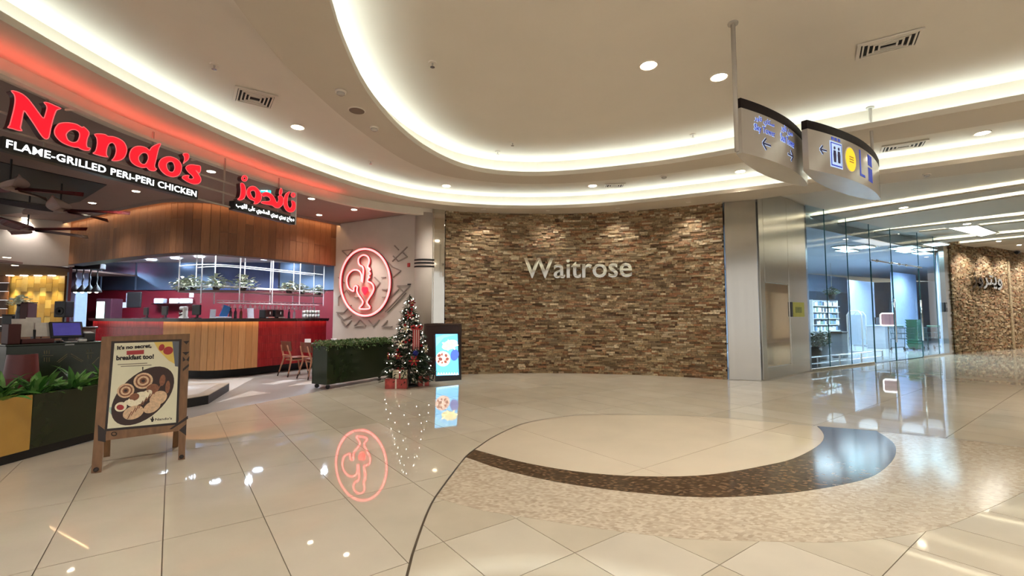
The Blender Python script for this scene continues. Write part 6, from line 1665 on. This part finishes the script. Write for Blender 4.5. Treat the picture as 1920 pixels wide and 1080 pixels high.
# ================================================================== far side of the corridor (seen only in reflections)
wo = struct('wall_opposite')
O0, O1 = Vector((12.5, 8.9, 0)), Vector((29, 20.5, 0))
ot = (O1 - O0).normalized(); on = Vector((-ot.y, ot.x, 0))
MB().chbox((O0 + O1) / 2 - on * 0.1 + Vector((0, 0, 2.2)), ((O1 - O0).length, 0.2, 4.4), 0.01, math.atan2(ot.y, ot.x)).build('plaster_panel', m_plaster, wo)
for k in range(8):
    MB().chbox(O0 + ot * (2.2 + k * 0.32) + on * 0.03 + Vector((0, 0, 1.6)), (0.3, 0.06, 3.2), 0.02, math.atan2(ot.y, ot.x)).build('green_panel', mat('teal_panel', (60, 104, 100), 0.4), wo)
for k in range(3):
    MB().chbox(O0 + ot * (6 + k * 3.6) + on * 0.02 + Vector((0, 0, 1.5)), (2.8, 0.05, 2.6), 0.02, math.atan2(ot.y, ot.x)).build('display_case', mat('cream_panel', (224, 208, 180), 0.4), wo)
# ================================================================== ceiling fixtures
m_trim = mat('white_trim', (226, 216, 202), 0.45, var=0.02)
def downlight(px, py, z, label, r=0.085, power=120, cat='downlight', m=m_lamp, group=None, ang=100, col=(1, 0.965, 0.91)):
    p = G(px, py, z)
    t = thing('downlight', label, cat, (p.x, p.y, z - 0.012), 0, group)
    put('trim_ring', MB().lathe((0, 0, 0), [(r, 0.006), (r * 1.22, 0), (r * 1.25, 0.012)], 24).mesh('trim_ring', m_trim), t, False)
    put('lens', MB().lathe((0, 0, -0.001), [(r, 0.0), (r, 0.006)], 24).mesh('lens', m), t, False)
    if power:
        spot('downlight_lamp', p + Vector((0, 0, -0.03)), p + Vector((0, 0, -3)), power, ang, 0.8, col, 0.06, t)
for px, py, z, lab, pw in ((1216, 122, Z_UP, 'round downlight on the upper ceiling, left of the pair before the hanging sign', 150), (1348, 144, Z_UP, 'round downlight on the upper ceiling nearest the hanging sign rod', 150),
        (558, 238, Z_UP, 'round downlight beside the square vent in the left ceiling band', 150), (837, 348, Z_UP, 'round downlight in the ceiling band above the mirror strip', 110), (1111, 348, Z_UP, 'round downlight in the ceiling band above the steel letters', 110),
        (1388, 321, Z_UP, 'round downlight in the ceiling band behind the wayfinding sign', 110), (1842, 249, Z_UP, 'round downlight in the right ceiling band at the frame edge', 170), (1694, 389, ZC, 'small downlight on the corridor soffit near the glass front', 90), (1813, 419.5, ZC, 'small downlight on the corridor soffit farther along', 90)):
    downlight(px, py, z, lab, power=pw, group='ceiling downlights')
# more lamps of the same hall outside the frame, where the ceiling goes on
for k, (x, y, z) in enumerate(((2.5, 1.0, Z_UP), (5.0, 2.5, Z_UP), (2.0, -2.0, Z_UP), (5.5, -1.5, Z_UP), (8.5, 0.0, Z_UP), (-3.2, 1.2, Z_UP), (-3.4, -1.5, Z_UP), (9.5, 5.5, Z_UP), (0.6, 3.2, Z_UP), (12.0, 4.0, Z_UP), (14.0, 12.2, Z_UP), (17.0, 14.4, Z_UP), (20.0, 16.6, Z_UP), (23.0, 18.8, Z_UP))):
    MB().lathe((x, y, z - 0.012), [(0.085, 0.006), (0.104, 0), (0.107, 0.012)], 20).build('downlight_ring', m_trim, CE)
    MB().lathe((x, y, z - 0.013), [(0.085, 0.0), (0.085, 0.006)], 20).build('downlight_lens', m_lamp, CE)
    spot('downlight_lamp', (x, y, z - 0.03), (x, y, 0), 320 if x < -2 else (70 if (x < 1) else 205), 115, 0.8, (1, 0.965, 0.91), 0.06, CE)
# added spots to brighten both stone walls, with made-up rings
for k, s_w in enumerate((0.9, 2.6, 4.4, 6.1)):
    p, t = on_arc(s_w); q = p - Vector((-t.y, t.x, 0)) * 0.42
    MB().lathe((q.x, q.y, Z_SOF - 0.012), [(0.05, 0.006), (0.06, 0), (0.062, 0.012)], 16).build('added_spot_ring', m_trim, CE)
    spot('added_wall_spot', (q.x, q.y, Z_SOF - 0.03), (p.x, p.y, 1.2), 40, 110, 0.9, (1, 0.95, 0.87), 0.12, CE)
for k, s_w in enumerate((1.0, 3.0, 5.0, 7.2)):
    p, t = on_line(s_w); q = p + nw * 1.1
    MB().lathe((q.x, q.y, ZC - 0.012), [(0.05, 0.006), (0.06, 0), (0.062, 0.012)], 16).build('added_spot_ring', m_lamp, CE)
    spot('added_wall_spot', (q.x, q.y, ZC - 0.03), (p.x, p.y, 1.6), 170, 110, 0.6, (1, 0.95, 0.88), 0.03, CE)
for px, py, lab, pw in ((584, 372, 'small downlight on the mauve ceiling, front of the pair by the neon wall', 60), (598.5, 402.5, 'small downlight on the mauve ceiling, rear of the pair by the neon wall', 60), (664, 392.5, 'small downlight on the mauve ceiling closest to the plaster wall', 60),
        (255, 358, 'small downlight on the restaurant ceiling under the strapline', 70), (173, 380, 'small downlight on the restaurant ceiling above the wooden bulkhead', 60), (47, 408, 'small downlight among the ceiling fans', 130), (396, 321, 'small dark downlight between the two red signs', 40)):
    downlight(px, py, Z_TEN, lab, r=0.06, power=pw, group='restaurant downlights', ang=110)
for k, (px, py) in enumerate(((13, 482), (28, 497))):
    downlight(px, py, 2.755, ['small downlight on the low ceiling at the far left edge', 'small downlight on the low ceiling before the yellow tiles'][k], r=0.06, power=30, group='side room downlights')
# spotlight washing the plaster wall with a hard edged beam
spot('wall_beam', VP(636, 428, NW0, NW1) + n_ * 0.7 + Vector((0, 0, 0.35)), VP(640, 560, NW0, NW1), 90, 34, 0.15, (1, 0.9, 0.84), 0.02)
spot('wall_beam', VP(700, 418, NW0, NW1) + n_ * 0.9, VP(690, 640, NW0, NW1), 90, 60, 0.5, (1, 0.9, 0.84), 0.03)
# vents
m_dark = mat('vent_dark', (26, 22, 20), 0.8)
def vent(px, py, z, s, rz, label, n=4):
    p = G(px, py, z); t = thing('air_vent', label, 'vent', (p.x, p.y, z - 0.002), rz, 'ceiling vents')
    put('recess', MB().box((0, 0, -0.004), (s[0] * 0.92, s[1] * 0.92, 0.006)).mesh('recess', m_dark), t, False)
    for k in range(n + 1):
        f = 1.0 - 0.8 * k / (n + 0.6); w = 0.035 if k == 0 else 0.016
        hx2, hy2 = s[0] / 2 * f, s[1] / 2 * f; z0 = -0.012 - (0.004 if k else 0)
        mb = MB()
        mb.box((0, hy2 - w / 2, z0), (2 * hx2, w, 0.016)); mb.box((0, -hy2 + w / 2, z0), (2 * hx2, w, 0.016)); mb.box((hx2 - w / 2, 0, z0), (w, 2 * hy2 - 2 * w, 0.016)); mb.box((-hx2 + w / 2, 0, z0), (w, 2 * hy2 - 2 * w, 0.016))
        put('frame' if k == 0 else 'louvre', mb.mesh('louvre', m_trim), t, False)
vent(478, 183, Z_UP, (0.5, 0.5), 0.62, 'square louvred air vent in the left ceiling band')
vent(1665, 82, Z_UP, (0.56, 0.36), -0.58, 'louvred air vent high on the upper ceiling right of the sign rod')
vent(1152, 347, Z_UP, (0.46, 0.3), -0.1, 'small louvred vent in the ceiling band above the steel letters', 3)
vent(1694, 273, Z_UP, (0.62, 0.36), -0.58, 'louvred air vent in the right ceiling band behind the wayfinding sign')
# smoke detectors, speakers, sprinklers
def small(px, py, z, kind, label):
    p = G(px, py, z); t = thing(kind, label, kind.replace('_', ' '), p, 0)
    if kind == 'smoke_detector':
        put('base', MB().lathe((0, 0, -0.02), [(0.06, 0), (0.065, 0.02)], 18).mesh('base', m_trim, True), t, False)
        put('sensor', MB().lathe((0, 0, -0.05), [(0.03, 0), (0.045, 0.012), (0.045, 0.03)], 18).mesh('sensor', m_signgrey, True), t, False)
    elif kind == 'ceiling_speaker':
        put('rim', MB().lathe((0, 0, -0.008), [(0.1, 0), (0.11, 0.008)], 24).mesh('rim', m_trim), t, False)
        put('grille', MB().lathe((0, 0, -0.01), [(0.095, 0), (0.095, 0.006)], 24).mesh('grille', mat('speaker_grille', (120, 100, 84), 0.7)), t, False)
    else:
        put('escutcheon', MB().lathe((0, 0, -0.012), [(0.045, 0), (0.05, 0.012)], 16).mesh('escutcheon', m_trim), t, False)
        put('head', MB().lathe((0, 0, -0.06), [(0.028, 0), (0.028, 0.004), (0.008, 0.01), (0.012, 0.05)], 10).mesh('head', m_chrome), t, False)
small(639, 171, Z_SOF, 'smoke_detector', 'smoke detector on the brown ring soffit above the speaker')
small(669, 207, Z_SOF, 'ceiling_speaker', 'round ceiling speaker on the brown ring soffit')
small(702, 239, Z_SOF, 'smoke_detector', 'smoke detector on the brown ring soffit below the speaker')
small(933, 284, Z_UP, 'sprinkler', 'sprinkler head on the upper ceiling near the bright cove')
small(811, 117, Z_UP, 'sprinkler', 'flush sprinkler cover in the middle of the upper ceiling left half')
small(1299, 252, Z_UP, 'sprinkler', 'sprinkler head on the upper ceiling left of the wayfinding sign')
small(961, 267, Z_UP, 'sprinkler', 'small sprinkler just right of the larger one above the cove')
small(402, 121, Z_UP, 'sprinkler', 'flush sprinkler cover in the left ceiling band above the vent')
small(695, 302, Z_UP, 'sprinkler', 'sprinkler in the left ceiling band near the outer cove')
small(1738, 326, Z_SOF, 'smoke_detector', 'small dome detector on the right soffit band')
small(1245, 330, Z_SOF, 'smoke_detector', 'smoke detector on the ring soffit above the stone wall')
# recessed lit coffer of the corridor
cA = [G(1770, 427, 4.28), G(1832, 421, 4.28), G(1874, 437, 4.28), G(1842, 445, 4.28)]
t = thing('ceiling_coffer', 'brightly lit square recess in the corridor ceiling', 'light', sum(cA, Vector()) / 4)
MB().slab([p + Vector((0, 0, 0)) for p in cA][::-1], Vector((0, 0, 0.03))).build('frame', m_trim, t)
cB = shrink(cA, 0.85)
MB().slab([p + Vector((0, 0, -0.004)) for p in cB][::-1], Vector((0, 0, 0.003))).build('diffuser', mat('coffer_glow', (255, 250, 236), 0.5, emit=2.2, ecol=(255, 250, 236)), t)

# black recess of the restaurant ceiling and decorative fans
rp = [G(-60, 290, Z_TEN), G(200, 346, Z_TEN), G(150, 377, Z_TEN), G(60, 396, Z_TEN), G(-60, 408, Z_TEN)]
q = [Vector((p.x, p.y, 0)) for p in rp]
if sum(a.x * b.y - b.x * a.y for a, b in zip(q, q[1:] + q[:1])) < 0: rp.reverse()
MB().slab([p + Vector((0, 0, -0.012)) for p in rp], Vector((0, 0, 0.011))).build('black_ceiling_panel', m_black, CE)
m_bl = [mat('fan_blade_maroon', (96, 22, 24), 0.35), mat('fan_blade_taupe', (150, 124, 112), 0.4), mat('fan_blade_dark', (40, 30, 34), 0.4)]
def blade_mesh(m, l):
    mb = MB(); n = 8; top, bot, ce = [], [], []
    for i in range(n + 1):
        f = i / n; x = 0.08 + l * f; w = 0.18 * math.sin(PI * min(1, 0.12 + 0.88 * f) ** 0.7) + 0.015
        top.append(Vector((x, w, 0.03 * f))); bot.append(Vector((x, -w * 0.7, 0.03 * f - 0.05))); ce.append(Vector((x, 0.02, 0.03 * f + 0.015)))
    mb.ribbon(top, ce); mb.ribbon(ce, bot)
    mb.ribbon([p - Vector((0, 0, 0.012)) for p in bot], [p - Vector((0, 0, 0.012)) for p in ce]); mb.ribbon([p - Vector((0, 0, 0.012)) for p in ce], [p - Vector((0, 0, 0.012)) for p in top])
    return mb.mesh('blade', m, False)
def fan(px, py, z, l, rz, label, cols):
    p = G(px, py, z); t = thing('ceiling_fan', label, 'fan', p, rz, 'decorative ceiling fans')
    put('hub', MB().lathe((0, 0, -0.06), [(0.05, 0), (0.1, 0.02), (0.1, 0.08), (0.04, 0.12)], 16).mesh('hub', m_bl[1], True), t, False)
    put('rod', MB().tube([(0, 0, 0.05), (0, 0, Z_TEN - z)], 0.014, 8).mesh('rod', m_black), t, False)
    for k in range(5):
        o = put('blade', blade_mesh(m_bl[cols[k]], l), t, False); o.rotation_euler = (0.0, 0.0, k * 2 * PI / 5)
fan(113, 392, 3.45, 1.0, 0.35, 'decorative ceiling fan with maroon and taupe blades nearest the wooden bulkhead', (0, 0, 1, 2, 1))
fan(52, 428, 3.25, 1.05, 0.1, 'decorative ceiling fan with maroon blades lowest on the far left', (0, 2, 0, 1, 0))
fan(18, 350, 3.5, 0.8, 0.6, 'decorative ceiling fan with maroon blades under the black ceiling panel', (0, 1, 0, 2, 1))
# small glowing faces are seen, not sampled as lamps (their light comes from the lamps beside them)
for _m in bpy.data.materials:
    if _m.name not in ('cove_led', 'cove_led_dim', 'added_red_glow', 'warm_led', 'counter_led', 'neon_tube', 'market_light_panel', 'screen_blue', 'lit_teal_panel', 'coffer_glow'):
        _m.cycles.emission_sampling = 'NONE'
